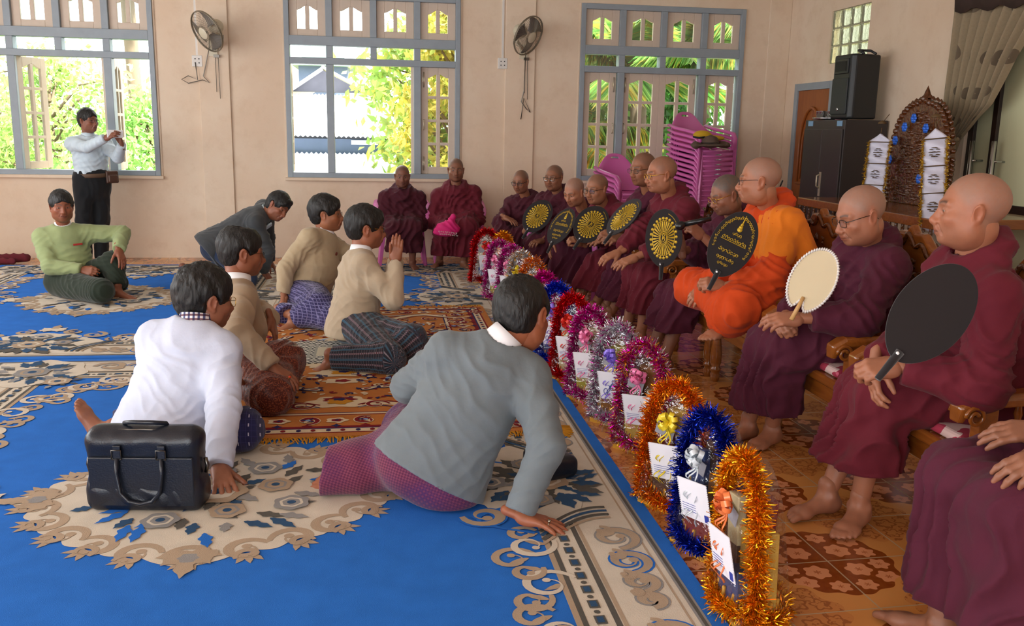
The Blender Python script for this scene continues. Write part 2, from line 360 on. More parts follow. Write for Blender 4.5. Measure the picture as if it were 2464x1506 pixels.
# ================= CARPETS =================
def pile(name,h,var=.16,sc=9):
    m=plain(name,h,.95,var=var,vs=sc); m.set('Specular IOR Level',.1); m.bump(m.noise(420,2),.35,.004); return m
C_BLUE,C_BEIGE,C_TAN,C_GREY,C_DARK,C_NAVY=[pile('carpet_'+n,h) for n,h in (('blue','2b6abf'),('beige','cbbfae'),('tan','ab957e'),('grey','8d8a88'),('charcoal','5a5650'),('navy','34506f'))]
CM=[C_BLUE,C_BEIGE,C_TAN,C_GREY,C_DARK,C_NAVY]; BLU,BEI,TAN,GRY,DRK,NAV=range(6)
class Pat:
    def __init__(s,z): s.mb=MB(); s.z=z; s.T=None; s.k=0
    def Z(s,l): s.k+=1; return s.z+l*.0007+(s.k%80)*8e-6
    def P(s,p):
        x,y=p; 
        return s.T(x,y) if s.T else (x,y)
    def poly(s,pts,c,l): z=s.Z(l); s.mb.add([s.P(p)+(z,) for p in pts],[tuple(range(len(pts)))],c)
    def disc(s,c,rx,ry,col,l,n=20,lob=0,la=0,rot=0):
        pts=[]
        for i in range(n):
            t=2*math.pi*i/n; k=1+la*math.cos(lob*t) if lob else 1
            x,y=rx*k*math.cos(t),ry*k*math.sin(t); pts.append((c[0]+x*math.cos(rot)-y*math.sin(rot),c[1]+x*math.sin(rot)+y*math.cos(rot)))
        s.poly(pts,col,l)
    def stroke(s,pts,w,col,l):
        pts=np.array(pts,float); k=len(pts); ww=np.full(k,w) if np.isscalar(w) else np.array(w)
        d=np.gradient(pts,axis=0); d/=np.maximum(np.linalg.norm(d,axis=1,keepdims=True),1e-9); n=np.stack([-d[:,1],d[:,0]],1)
        a=pts+n*ww[:,None]/2; b=pts-n*ww[:,None]/2
        z=s.Z(l); vs=[s.P(tuple(q))+(z,) for q in a]+[s.P(tuple(q))+(z,) for q in b]
        s.mb.add(vs,[(i,i+1,k+i+1,k+i) for i in range(k-1)],col)
    def rect(s,x0,y0,x1,y1,c,l): s.poly([(x0,y0),(x1,y0),(x1,y1),(x0,y1)],c,l)
    def ring(s,x0,y0,x1,y1,w,c,l):
        s.rect(x0,y0,x1,y0+w,c,l); s.rect(x0,y1-w,x1,y1,c,l); s.rect(x0,y0+w,x0+w,y1-w,c,l); s.rect(x1-w,y0+w,x1,y1-w,c,l)
    def curl(s,c,r,a0,sg,w,col,l,turns=1.35,out=None):
        n=26; t=np.linspace(0,1,n); a=a0+sg*t*turns*2*math.pi; rr=r*(1-.72*t**.8)
        pts=np.stack([c[0]+rr*np.cos(a),c[1]+rr*np.sin(a)],1); ww=w*(.25+1.0*np.sin(np.clip(t*1.15+.12,0,1)*math.pi)**.8)
        if out is not None: s.stroke(pts,ww+w*.55,out,l)
        s.stroke(pts,ww,col,l+1); s.disc(tuple(pts[-1]),w*.62,w*.62,col,l+1,12)
    def leaf(s,p,L,Wd,a,col,l,jag=1):
        o=[]
        for i in range(13):
            t=i/12; w=Wd*math.sin(math.pi*t**.8)*(1+.28*jag*math.cos(t*18)); o.append((t*L,w/2))
        pts=o+[(x,-y) for x,y in o[-2:0:-1]]; c,sn=math.cos(a),math.sin(a)
        s.poly([(p[0]+x*c-y*sn,p[1]+x*sn+y*c) for x,y in pts],col,l)
    def flower(s,p,r,l,cols,rot=0,lob=6):
        s.disc(p,r,r,cols[0],l,48,lob,.07,rot); s.disc(p,r*.66,r*.66,cols[1],l+1,40,lob,.05,rot+.2); s.disc(p,r*.5,r*.5,cols[0],l+1,40,lob,.05,rot+.2); s.disc(p,r*.25,r*.25,cols[2],l+2,16)
    def bunch(s,p,r,l,rng,n=11,a0=0,span=2*math.pi):
        for i in range(n):
            a=a0+span*(i+.5)/n+rng.uniform(-.15,.15); q=r*rng.uniform(.28,.5); L=r*rng.uniform(.30,.50)
            s.leaf((p[0]+q*math.cos(a),p[1]+q*math.sin(a)),L,L*.42,a+rng.uniform(-.4,.4),rng.choice([DRK,NAV,GRY,DRK,NAV]),l)
def medallion(P,c,rx,ry,rng):
    n=220; out=[]
    for i in range(n):
        t=2*math.pi*i/n; k=.84+.05*abs(math.cos(2*t))**3+.10*math.exp(-((math.sin(t))/.10)**2)+.10*math.exp(-((math.cos(t))/.10)**2)+.022*math.cos(22*t)
        out.append((c[0]+rx*k*math.cos(t),c[1]+ry*k*math.sin(t)))
    P.poly(out,BEI,2)
    for i in range(22):
        t=2*math.pi*(i+.5)/22; k=.80+.05*abs(math.cos(2*t))**3
        p=(c[0]+rx*k*math.cos(t),c[1]+ry*k*math.sin(t)); s=1 if i%2 else -1
        P.curl(p,.088,t+s*1.9,s,.03,TAN,3,1.15)
        a=math.atan2(ry*math.sin(t),rx*math.cos(t))
        P.curl((p[0]+.045*math.cos(a),p[1]+.045*math.sin(a)),.05,t-s*1.2,-s,.022,TAN,4,1.0)
        for da in (-.7,-.1,.5): P.leaf((p[0]+.03*math.cos(a),p[1]+.03*math.sin(a)),.085,.03,a+da,TAN,3,.25)
    for a in (0,math.pi/2,math.pi,-math.pi/2):
        R=rx if abs(math.cos(a))>.5 else ry; p=(c[0]+R*.8*math.cos(a),c[1]+R*.8*math.sin(a))
        for da,L in ((0,.2),(.7,.13),(-.7,.13),(1.25,.12),(-1.25,.12)): P.leaf(p,L,.075,a+da,TAN,6,1)
        P.disc((p[0]+.05*math.cos(a),p[1]+.05*math.sin(a)),.035,.035,GRY,7,14,6,.15)
    for i in range(44):
        t=2*math.pi*i/44+rng.uniform(-.1,.1); k=rng.uniform(.3,.6); p=(c[0]+rx*k*math.cos(t),c[1]+ry*k*math.sin(t))
        P.leaf(p,rng.uniform(.08,.15),.045,t+rng.uniform(-.9,.9),rng.choice([DRK,NAV,GRY,BLU]),8)
    for i in range(8):
        t=2*math.pi*i/8+.3; k=.30+.14*(i%2); p=(c[0]+rx*k*math.cos(t),c[1]+ry*k*math.sin(t))
        P.flower(p,.07,12,(GRY if i%2 else TAN,BEI if i%2 else GRY,NAV),t)
    P.flower(c,.12,15,(TAN,BEI,NAV)); P.bunch(c,.26,9,rng,14)
def carpet(x0,y0,x1,y1,label,med=None,seed=1):
    rng=random.Random(seed); P=Pat(.012); cx,cy=(x0+x1)/2,(y0+y1)/2; Wd,Hd=x1-x0,y1-y0
    P.mb.b2((x0,y0,0.001),(x1,y1,.012),BLU)
    P.ring(x0+.055,y0+.055,x1-.055,y1-.055,.03,GRY,1); P.ring(x0+.064,y0+.064,x1-.064,y1-.064,.012,DRK,2)
    P.ring(x0+.085,y0+.085,x1-.085,y1-.085,.385,BEI,1)
    for d,w,c in ((.105,.008,TAN),(.31,.014,TAN),(.328,.02,DRK),(.432,.018,DRK),(.45,.02,TAN)): P.ring(x0+d,y0+d,x1-d,y1-d,w,c,2)
    def side(ox,oy,dx,dy,nx,ny,L):     # origin corner, along, inward
        P.T=lambda a,b: (ox+dx*a+nx*b,oy+dy*a+ny*b)
        a=.5; i=0
        while a<L-.5:                   # beads between the two dark lines
            P.rect(a,.372,a+.05,.408,DRK,3); P.rect(a+.008,.379,a+.042,.401,NAV,4); P.disc((a+.072,.39),.011,.011,DRK,3,8); a+=.095
        mid=L/2
        a=.62; s=1; k=0                 # scrolls along the beige border
        while a<L-.55:
            if abs(a-mid)>.48:
                sg=1 if a<mid else -1; r=(.05,.065,.085,.095)[k%4]
                P.curl((a,.2),r,(math.pi if sg>0 else 0),sg,.03,TAN,3,1.3,GRY if k%3 else BLU); P.curl((a+.05*sg,.235),r*.5,0,-sg,.022,TAN,4,.9)
                k+=1; a+=r*2+.02
            else: a+=.06
        for i in range(14):             # scrolls lying on the blue field along its edge
            t=i/13; a=.55+(mid-1.05)*t
            for aa,sg in ((a,1),(L-a,-1)):
                b=.56+.05*math.sin(i*1.9)+.34*max(0,1-t*2.2)**1.5; r=.075+.02*math.sin(i*2.3)
                P.curl((aa,b),r*1.12,-1.2 if sg>0 else math.pi+1.2,sg*(1 if i%2 else -1),.024,TAN if i%3 else BEI,3,1.2); P.leaf((aa,b-.06),.09,.028,1.1 if sg*(-1)**i>0 else 2.0,TAN,3,.2)
        # middle motif
        P.disc((mid,.42),.46,.20,BEI,5,40); P.disc((mid,.5),.34,.22,BEI,5,48,12,.05)
        for sg in (1,-1):
            t=np.linspace(0,1,18); arc=np.stack([mid+sg*(.56-.2*np.sin(t*1.7)),.47-.30*t+.0*t],1)
            P.stroke(arc,.02,DRK,6); P.stroke(arc+np.array([-sg*.07,.0]),.018,DRK,6); P.stroke(arc+np.array([-sg*.035,0]),.018,NAV,6); P.stroke(arc+np.array([sg*.03,.0]),.014,TAN,6)
            P.curl((mid+sg*.33,.66),.09,math.pi/2,-sg,.034,TAN,6,1.3,BLU); P.curl((mid+sg*.17,.76),.075,math.pi/2,sg,.03,TAN,6,1.2)
            P.stroke(np.stack([mid+sg*(.5-.28*t),.49+.2*np.sin(t*math.pi)],1),.016,BLU,6)
        for da,LL in ((0,.2),(.7,.13),(-.7,.13),(1.3,.1),(-1.3,.1)): P.leaf((mid,.8),LL,.07,math.pi/2+da,BEI if da else TAN,7)
        P.bunch((mid,.38),.36,8,rng,30); P.bunch((mid,.38),.22,9,rng,12); P.flower((mid,.36),.10,12,(TAN,BEI,NAV)); P.flower((mid-.2,.42),.06,11,(GRY,TAN,NAV)); P.flower((mid+.2,.42),.06,11,(GRY,TAN,NAV))
        P.flower((mid,.6),.07,11,(GRY,BEI,NAV))
        # corner motif
        P.disc((.34,.34),.30,.30,BEI,5,40,8,.06); P.bunch((.34,.34),.32,7,rng,24); P.flower((.34,.34),.1,12,(GRY,TAN,NAV)); P.flower((.55,.55),.075,11,(TAN,BEI,NAV))
        P.bunch((.56,.56),.16,8,rng,8)
        P.T=None
    side(x1,y0,0,1,-1,0,Hd); side(x0,y1,0,-1,1,0,Hd); side(x1,y1,-1,0,0,-1,Wd); side(x0,y0,1,0,0,1,Wd)
    if med: medallion(P,med[0],med[1],med[2],rng)
    o=P.mb.build('patterned_carpet',CM); return tag(o,label,'carpet','blue carpets laid edge to edge')
carpet(-2.40,1.3,1.06,5.93,'blue patterned carpet in front with beige medallion under the black briefcase',((-.667,3.62),.80,.66),1)
carpet(-3.9,5.96,-.77,10.02,'blue patterned carpet whose medallion lies under the man in green jacket',((-2.33,8.02),.70,.72),2)
carpet(-.75,5.96,1.06,10.02,'blue patterned carpet at far end of the gift row beyond the orange rug',None,3)
# ---------- orange rug ----------
R_=[pile('rug_'+n,h) for n,h in (('orange','b5713a'),('cream','d3bfa0'),('maroon','7a2026'),('navy','2f2c58'),('sky','7f98bd'),('gold','c08428'))]
def rug(x0,y0,x1,y1):
    rng=random.Random(5); P=Pat(.021); O,Cc,M_,Nv,Sk,Gd=range(6)
    P.mb.b2((x0,y0,.013),(x1,y1,.021),O)
    for d,w,c in ((.05,.012,M_),(.062,.05,Cc),(.112,.012,Nv),(.124,.03,M_),(.33,.012,M_),(.342,.02,Cc),(.362,.01,Nv)): P.ring(x0+d,y0+d,x1-d,y1-d,w,c,1)
    def pais(p,s,a,l,c1=Nv,c2=Cc):
        t=np.linspace(0,1,12); pts=[]
        for sc,col,ll in ((1,c1,l),(.72,c2,l+1),(.34,M_,l+2)):
            o=[]
            for i in range(20):
                th=2*math.pi*i/20; r=s*sc*(.5+.28*math.cos(th)**3); x,y=r*math.cos(th)*1.7,r*math.sin(th)*(.75); y+=.25*s*sc*max(0,math.cos(th))**2
                o.append((p[0]+x*math.cos(a)-y*math.sin(a),p[1]+x*math.sin(a)+y*math.cos(a)))
            P.poly(o,col,ll)
    def sprig(p,s,l):
        for k in range(5):
            a=k*1.2566+rng.random(); P.leaf(p,s,s*.4,a,rng.choice([Nv,M_,Cc]),l,.5)
        P.disc(p,s*.3,s*.3,rng.choice([Cc,M_,Sk]),l+1,10)
    W_,H_=x1-x0,y1-y0; cx=(x0+x1)/2; cy=(y0+y1)/2
    for (a0,b0,a1,b1,axis) in ((x0,y0,x1,y0,0),(x0,y1,x1,y1,0),(x0,y0,x0,y1,1),(x1,y0,x1,y1,1)):   # border flowers
        L=W_ if axis==0 else H_; n=int(L/.14)
        for i in range(n):
            t=(i+.5)/n; s=1 if (b0==y0 and axis==0) or (a0==x0 and axis==1) else -1
            p=(x0+W_*t,b0+s*.24) if axis==0 else (a0+s*.24,y0+H_*t)
            if i%2: P.disc(p,.055,.04,Cc,3,24,5,.15); P.disc(p,.03,.022,M_,4,12,5,.2); P.disc(p,.01,.01,Nv,5,8)
            else: P.curl(p,.06,rng.random()*6,1,.02,M_,3,1.2,Cc); sprig(p,.045,5)
            q=(p[0],p[1]+s*(-.085)) if axis==0 else (p[0]-s*.085,p[1])
            P.disc(q,.022,.022,Nv if i%2 else M_,3,8,4,.3)
            for e in (-.035,.035):
                q=(x0+W_*t+e,b0+s*.087) if axis==0 else (a0+s*.087,y0+H_*t+e); P.disc(q,.013,.018,M_ if e>0 else Nv,3,8)
    for sy in (1,-1):                   # mirrored field ornament
        yb=cy-sy*H_/2
        for k,(dy,rx,ry,c) in enumerate(((.56,.17,.10,Cc),(.60,.09,.05,M_),(.98,.11,.055,Cc),(1.16,.19,.085,Cc),(1.18,.08,.05,M_),(1.36,.26,.09,Cc),(1.4,.1,.06,M_))):
            P.disc((cx,yb+sy*dy),rx,ry,c,3+k%2,40,6+k%3,.13); P.disc((cx,yb+sy*dy),rx*.4,ry*.5,(Gd,Nv,M_)[k%3],6,16,5,.2)
        for sx in (1,-1):
            t=np.linspace(0,1,40)
            P.stroke(np.stack([cx+sx*(.1+.85*t),yb+sy*(.46+.07*np.sin(t*9)-.08*t)],1),.05*np.sin(np.clip(t+.1,0,1)*3.1)+.012,Cc,3)
            P.stroke(np.stack([cx+sx*(.1+.85*t),yb+sy*(.50+.07*np.sin(t*9)-.08*t)],1),.014,M_,4)
            P.stroke(np.stack([cx+sx*(.1+.8*t),yb+sy*(.43+.06*np.sin(t*9+.5)-.06*t)],1),.010,Nv,4)
            for k in range(4): P.curl((cx+sx*(.2+.21*k),yb+sy*(.5+.04*(k%2))),.07,k,sx,.018,M_,4,1.2,Cc)
            for (dx,dy,s,a) in ((.14,.80,.075,.3),(.25,.84,.085,.2),(.34,.92,.08,.5),(.42,1.08,.075,.9),(.5,1.2,.08,1.2),(.62,.9,.08,.4),(.7,1.3,.08,1.5),(.44,1.42,.07,.8)): pais((cx+sx*dx,yb+sy*dy),s,(a if sx>0 else math.pi-a)*sy,5)
            for (dx,dy) in ((.16,1.06),(.3,1.2),(.27,1.02),(.56,1.05),(.42,.7),(.6,.68),(.72,1.1),(.78,.78),(.35,1.5),(.58,1.5),(.8,1.45)): sprig((cx+sx*dx,yb+sy*dy),.06,5)
            for i in range(40):
                q=(cx+sx*rng.uniform(.05,.82),yb+sy*rng.uniform(.58,1.6)); cc=rng.choice([Cc,Cc,M_,Nv,Sk]); a=rng.random()*6
                if i%3==0: P.curl(q,rng.uniform(.025,.045),a,rng.choice([-1,1]),.011,cc,4,1.1)
                else: P.leaf(q,rng.uniform(.04,.08),.02,a,cc,4,.5)
            for i in range(110): P.disc((cx+sx*rng.uniform(.05,.85),yb+sy*rng.uniform(.6,1.6)),.012,.02,rng.choice([M_,Cc,Cc,Nv]),4,7,3,.3,rng.random()*3)
    f=MB()                               # fringes
    for yy,s in ((y0,-1),(y1,1)):
        for i in range(300):
            x=x0+W_*i/300+rng.uniform(-.003,.003); L=rng.uniform(.045,.085); dx=rng.uniform(-.025,.025)
            f.tube([(x,yy,.018),(x+dx*.5,yy+s*L*.6,.019),(x+dx,yy+s*L,.0155)],.0035,4,sm=False)
    for i in range(26):
        x=x1-.01; y=y0-.03+i*.004; a=rng.uniform(-.9,.1); f.tube([(x,y,.018),(x+.05*math.cos(a),y+.05*math.sin(a),.02),(x+.1*math.cos(a),y+.1*math.sin(a),.016)],.003,4,sm=False)
    o=P.mb.build('prayer_rug',R_); tag(o,'orange patterned rug with cream and maroon flowers under the kneeling men','rug')
    tag(f.build('fringe',R_[5],o),'golden orange fringe',kind='stuff')
rug(-1.31,4.27,.87,7.5)
m_mat=Mat('black_white_woven_mat',(.5,.5,.5),.9)
x,y,z=m_mat.xyz(m_mat.coord('Generated')); u=x*26; v=y*16
dia=((u.pp(1.)+v.pp(1.))-1).abs(); z1=dia.lt(.22).max(dia.gt(.72)); inn=((x-.5).abs().lt(.36))*((y-.5).abs().lt(.30)); inn2=((x-.5).abs().lt(.30))*((y-.5).abs().lt(.2))
m_mat.set('Base Color',m_mat.mix(inn2,m_mat.mix(inn*(1-((u*2.).pp(1.).gt(.5))),m_mat.mix(z1,hx('2a2826'),hx('cfc9bb')),hx('8d8a80')),hx('b5ab94')))
tag(MB().b2((-.62,5.66,.024),(.42,6.26,.029)).build('woven_mat',m_mat),'black and white diamond woven mat under the praying man','mat')
# ================= SOFT-SURFACE SCULPTING (signed distance -> mesh) =================
_rt=np.random.RandomState(7).rand(32,32,32).astype(np.float32)
def vnoise(P,sc=1.,seed=0):
    q=np.asarray(P)*sc+seed*7.31; i=np.floor(q).astype(int); f=q-i; f=f*f*(3-2*f); i%=32; j=(i+1)%32
    g=lambda a,b,c:_rt[a,b,c]
    x0,y0,z0=i.T; x1,y1,z1=j.T; fx,fy,fz=f.T
    a=g(x0,y0,z0)*(1-fx)+g(x1,y0,z0)*fx; b=g(x0,y1,z0)*(1-fx)+g(x1,y1,z0)*fx
    c=g(x0,y0,z1)*(1-fx)+g(x1,y0,z1)*fx; d=g(x0,y1,z1)*(1-fx)+g(x1,y1,z1)*fx
    return (a*(1-fy)+b*fy)*(1-fz)+(c*(1-fy)+d*fy)*fz
def surfnet(F,org,h):
    S=F<0; nx,ny,nz=F.shape
    O=[(i,j,k) for i in(0,1) for j in(0,1) for k in(0,1)]
    cut=lambda A,o:A[o[0]:nx-1+o[0],o[1]:ny-1+o[1],o[2]:nz-1+o[2]]
    cnt=sum(cut(S,o).astype(np.int8) for o in O); act=(cnt>0)&(cnt<8)
    idx=np.full(act.shape,-1,np.int64); ci=np.argwhere(act); idx[act]=np.arange(len(ci))
    acc=np.zeros((len(ci),3)); n=np.zeros(len(ci)); fv={o:cut(F,o)[act] for o in O}
    for o in O:
        for ax in range(3):
            if o[ax]==0:
                p=list(o); p[ax]=1; f0,f1=fv[o],fv[tuple(p)]; mk=(f0<0)!=(f1<0); t=np.where(mk,f0/np.where(mk,f0-f1,1),0)
                e=np.array(o,float); add=np.tile(e,(len(ci),1)); add[:,ax]+=t; acc+=add*mk[:,None]; n+=mk
    Vs=org+(ci+acc/n[:,None])*h
    Fs=[]
    for ax in range(3):
        u,v=(ax+1)%3,(ax+2)%3
        a=[slice(None)]*3; b=[slice(None)]*3; a[ax]=slice(0,-1); b[ax]=slice(1,None)
        for q in (u,v): a[q]=slice(1,-1); b[q]=slice(1,-1)
        s0,s1=S[tuple(a)],S[tuple(b)]; g=np.argwhere(s0!=s1); sg=s0[s0!=s1]
        for q in (u,v): g[:,q]+=1
        def cell(du,dv):
            c=g.copy(); c[:,u]-=du; c[:,v]-=dv; return idx[c[:,0],c[:,1],c[:,2]]
        Q=np.stack([cell(1,1),cell(0,1),cell(0,0),cell(1,0)],1); Q[~sg]=Q[~sg][:,::-1]; Fs.append(Q)
    return Vs,np.concatenate(Fs)
def vnormals(Vs,Q):
    n=np.cross(Vs[Q[:,2]]-Vs[Q[:,0]],Vs[Q[:,3]]-Vs[Q[:,1]]); N_=np.zeros_like(Vs)
    for i in range(4): np.add.at(N_,Q[:,i],n)
    return N_/np.maximum(np.linalg.norm(N_,axis=1,keepdims=True),1e-12)
def relax(Vs,Q,it=1,lam=.5):
    for _ in range(it):
        s=np.zeros_like(Vs); c=np.zeros(len(Vs))
        for i in range(4):
            a,b=Q[:,i],Q[:,(i+1)%4]; np.add.at(s,a,Vs[b]); np.add.at(s,b,Vs[a]); np.add.at(c,a,1); np.add.at(c,b,1)
        Vs=Vs+lam*(s/np.maximum(c,1)[:,None]-Vs)
    return Vs
class Sdf:
    def __init__(s): s.p=[]
    def cap(s,a,b,ra,rb=None,k=.02,op='u',fa=None,fs=1.):
        s.p.append(('c',np.array(a,float),np.array(b,float),ra,ra if rb is None else rb,k,op,None if fa is None else nrm(fa),fs)); return s
    def chain(s,pts,rs,k=.02,op='u'):
        for i in range(len(pts)-1): s.cap(pts[i],pts[i+1],rs[i],rs[i+1],k,op)
        return s
    def ell(s,c,r,R=None,k=.02,op='u'):
        s.p.append(('e',np.array(c,float),np.array(r,float),np.eye(3) if R is None else np.array(R,float),None,k,op,None,1)); return s
    def box(s,c,d,R=None,rd=.01,k=.02,op='u'):
        s.p.append(('b',np.array(c,float),np.array(d,float)/2,np.eye(3) if R is None else np.array(R,float),rd,k,op,None,1)); return s
    def plane(s,p,n,c=None,R=None):     # remove the half-space beyond p along n, inside a ball of radius R round c
        s.p.append(('p',np.array(p,float),nrm(n),None if c is None else np.array(c,float),R,0,'x',None,1)); return s
    def bounds(s):
        lo,hi=[],[]
        for q in s.p:
            if q[6]!='u': continue
            if q[0]=='c': r=max(q[3],q[4])*max(1,q[8]); lo.append(np.minimum(q[1],q[2])-r); hi.append(np.maximum(q[1],q[2])+r)
            else:
                r=np.abs(q[3])@q[2]; lo.append(q[1]-r); hi.append(q[1]+r)
        return np.min(lo,0),np.max(hi,0)
    def mesh(s,h,rel=1):
        lo,hi=s.bounds(); lo=lo-3*h-.012; hi=hi+3*h+.012; n=np.ceil((hi-lo)/h).astype(int)+1
        F=np.full(n,1.,np.float32); ax=[lo[i]+np.arange(n[i])*h for i in range(3)]
        for q in s.p:
            k=q[5]; pad=k*1.1+2.5*h
            if q[0]=='c': r=max(q[3],q[4])*max(1,q[8]); a,b=np.minimum(q[1],q[2])-r-pad,np.maximum(q[1],q[2])+r+pad
            elif q[0]=='p':
                if q[3] is None: a,b=lo,hi
                else: a,b=q[3]-q[4],q[3]+q[4]
            else: r=np.abs(q[3])@q[2]; a,b=q[1]-r-pad,q[1]+r+pad
            i0=np.clip(np.floor((a-lo)/h).astype(int),0,n); i1=np.clip(np.ceil((b-lo)/h).astype(int)+1,0,n)
            if np.any(i1<=i0): continue
            sl=tuple(slice(i0[i],i1[i]) for i in range(3))
            P=np.stack(np.meshgrid(*[ax[i][sl[i]] for i in range(3)],indexing='ij'),-1).astype(np.float32)
            if q[0]=='c':
                pa=P-q[1].astype(np.float32); ba=(q[2]-q[1]).astype(np.float32); bb=max(1e-9,float(ba@ba)); t=np.clip((pa@ba)/bb,0,1)
                w=pa-t[...,None]*ba
                if q[7] is not None: w=w+((w@q[7].astype(np.float32))*(1/q[8]-1))[...,None]*q[7].astype(np.float32)
                d=(np.sqrt((w*w).sum(-1))-(q[3]+(q[4]-q[3])*t))*min(1,q[8])
            elif q[0]=='e':
                w=(P-q[1].astype(np.float32))@q[3].astype(np.float32); r=q[2].astype(np.float32)
                k0=np.sqrt(((w/r)**2).sum(-1)); k1=np.sqrt(((w/(r*r))**2).sum(-1)); d=k0*(k0-1)/np.maximum(k1,1e-6)
            elif q[0]=='b':
                w=np.abs((P-q[1].astype(np.float32))@q[3].astype(np.float32))-(q[2]-q[4]).astype(np.float32)
                d=np.sqrt((np.maximum(w,0)**2).sum(-1))+np.minimum(w.max(-1),0)-q[4]
            else:
                d=(P-q[1].astype(np.float32))@q[2].astype(np.float32)
                if q[3] is not None: d=np.where(((P-q[3])**2).sum(-1)<q[4]**2,d,-1.)
            G=F[sl]
            if q[6]=='u':
                hh=np.maximum(k-np.abs(G-d),0)/max(k,1e-9); F[sl]=np.minimum(G,d)-hh*hh*k*.25
            elif q[6]=='s':
                hh=np.maximum(k-np.abs(G+d),0)/max(k,1e-9); F[sl]=np.maximum(G,-d)+hh*hh*k*.25
            else: F[sl]=np.maximum(G,d)
        F[0]=F[-1]=1; F[:,0]=F[:,-1]=1; F[:,:,0]=F[:,:,-1]=1
        Vs,Q=surfnet(F,lo,h)
        return (relax(Vs,Q,rel) if rel else Vs),Q
# cloth folds: list of (centre, reach, across-direction, wavelength, amplitude)
def folds(Vs,Q,fl_,seed=0,fine=.002):
    Nn=vnormals(Vs,Q); d=np.zeros(len(Vs))
    w1=(vnoise(Vs,5,seed)-.5); w2=(vnoise(Vs,13,seed+3)-.5)
    for c,R,dr,wl,A in fl_:
        g=np.exp(-((Vs-np.array(c))**2).sum(1)/(R*R)); ph=(Vs@nrm(dr))/wl+w1*2.2+w2*.7
        s=np.abs(((ph%1)-.5)*2); d+=A*g*((1-s)**2.0-.3)*1.35
    d+=fine*(vnoise(Vs,24,seed+5)-.5)*2+fine*1.6*(vnoise(Vs,9,seed+6)-.5)*2
    return Vs+Nn*(d*(1-np.clip((-Nn[:,2]-.45)*2.2,0,.92)))[:,None]
# ================= PEOPLE =================
def head_sdf(o):
    f=o.get('fat',0); S=Sdf()
    S.ell((0,-.012,.036),(.077+f*.003,.098,.086)).ell((0,.028,-.022),(.063+f*.006,.068,.082),k=.03)
    S.ell((0,.030,-.066),(.052+f*.010,.056,.045+f*.006),k=.03).ell((0,.075,-.094),(.022+f*.004,.016,.016),k=.025)
    for s in (-1,1):
        S.ell((s*.044,.062,-.026),(.02+f*.004,.022,.018),k=.025).cap((s*.012,.090,.020),(s*.046,.074,.020),.009,.010,k=.016)
        S.ell((s*.060,.01,-.05),(.012+f*.008,.03,.035),k=.03)
    for s in (-1,1): S.ell((s*.032,.098,-.001),(.019,.015,.012),k=.014,op='s')
    for s in (-1,1): S.ell((s*.032,.0775,-.002),(.0155,.0125,.0105),k=.006).cap((s*.017,.0865,.0045),(s*.047,.079,.004),.0045,k=.006)
    S.cap((0,.088,.008),(0,.110,-.034),.0085,.0125,k=.014).ell((0,.108,-.038),(.013,.013,.011),k=.01)
    for s in (-1,1): S.ell((s*.0135,.099,-.042),(.0095,.012,.009),k=.008).ell((s*.008,.106,-.050),(.004,.005,.003),k=.003,op='s')
    S.ell((0,.088,-.062),(.026,.016,.015),k=.02).ell((0,.0965,-.0645),(.021,.0085,.0052),k=.006).ell((0,.0945,-.0755),(.018,.0085,.0062),k=.006)
    S.cap((-.021,.0985,-.0698),(.021,.0985,-.0698),.0016,k=.004,op='s')
    S.ell((0,-.006,-.074),(.052,.055,.05),k=.045)
    ag=o.get('age',.5)
    for s in (-1,1):
        S.cap((s*.019,.099,-.046),(s*.030,.083,-.074),.0016+.001*ag,.0014,k=.010,op='s').cap((s*.022,.089,-.014),(s*.042,.082,-.013),.0012,.001,k=.007,op='s')
    for s in (-1,1):
        R=roty(s*.18)@rotz(-s*.35)
        S.ell((s*.082,-.008,-.004),(.0085,.0205,.034),R,k=.005).ell((s*.0895,-.003,-.002),(.0055,.012,.022),R,k=.004,op='s').ell((s*.077,.003,-.034),(.007,.009,.010),k=.006)
    return S
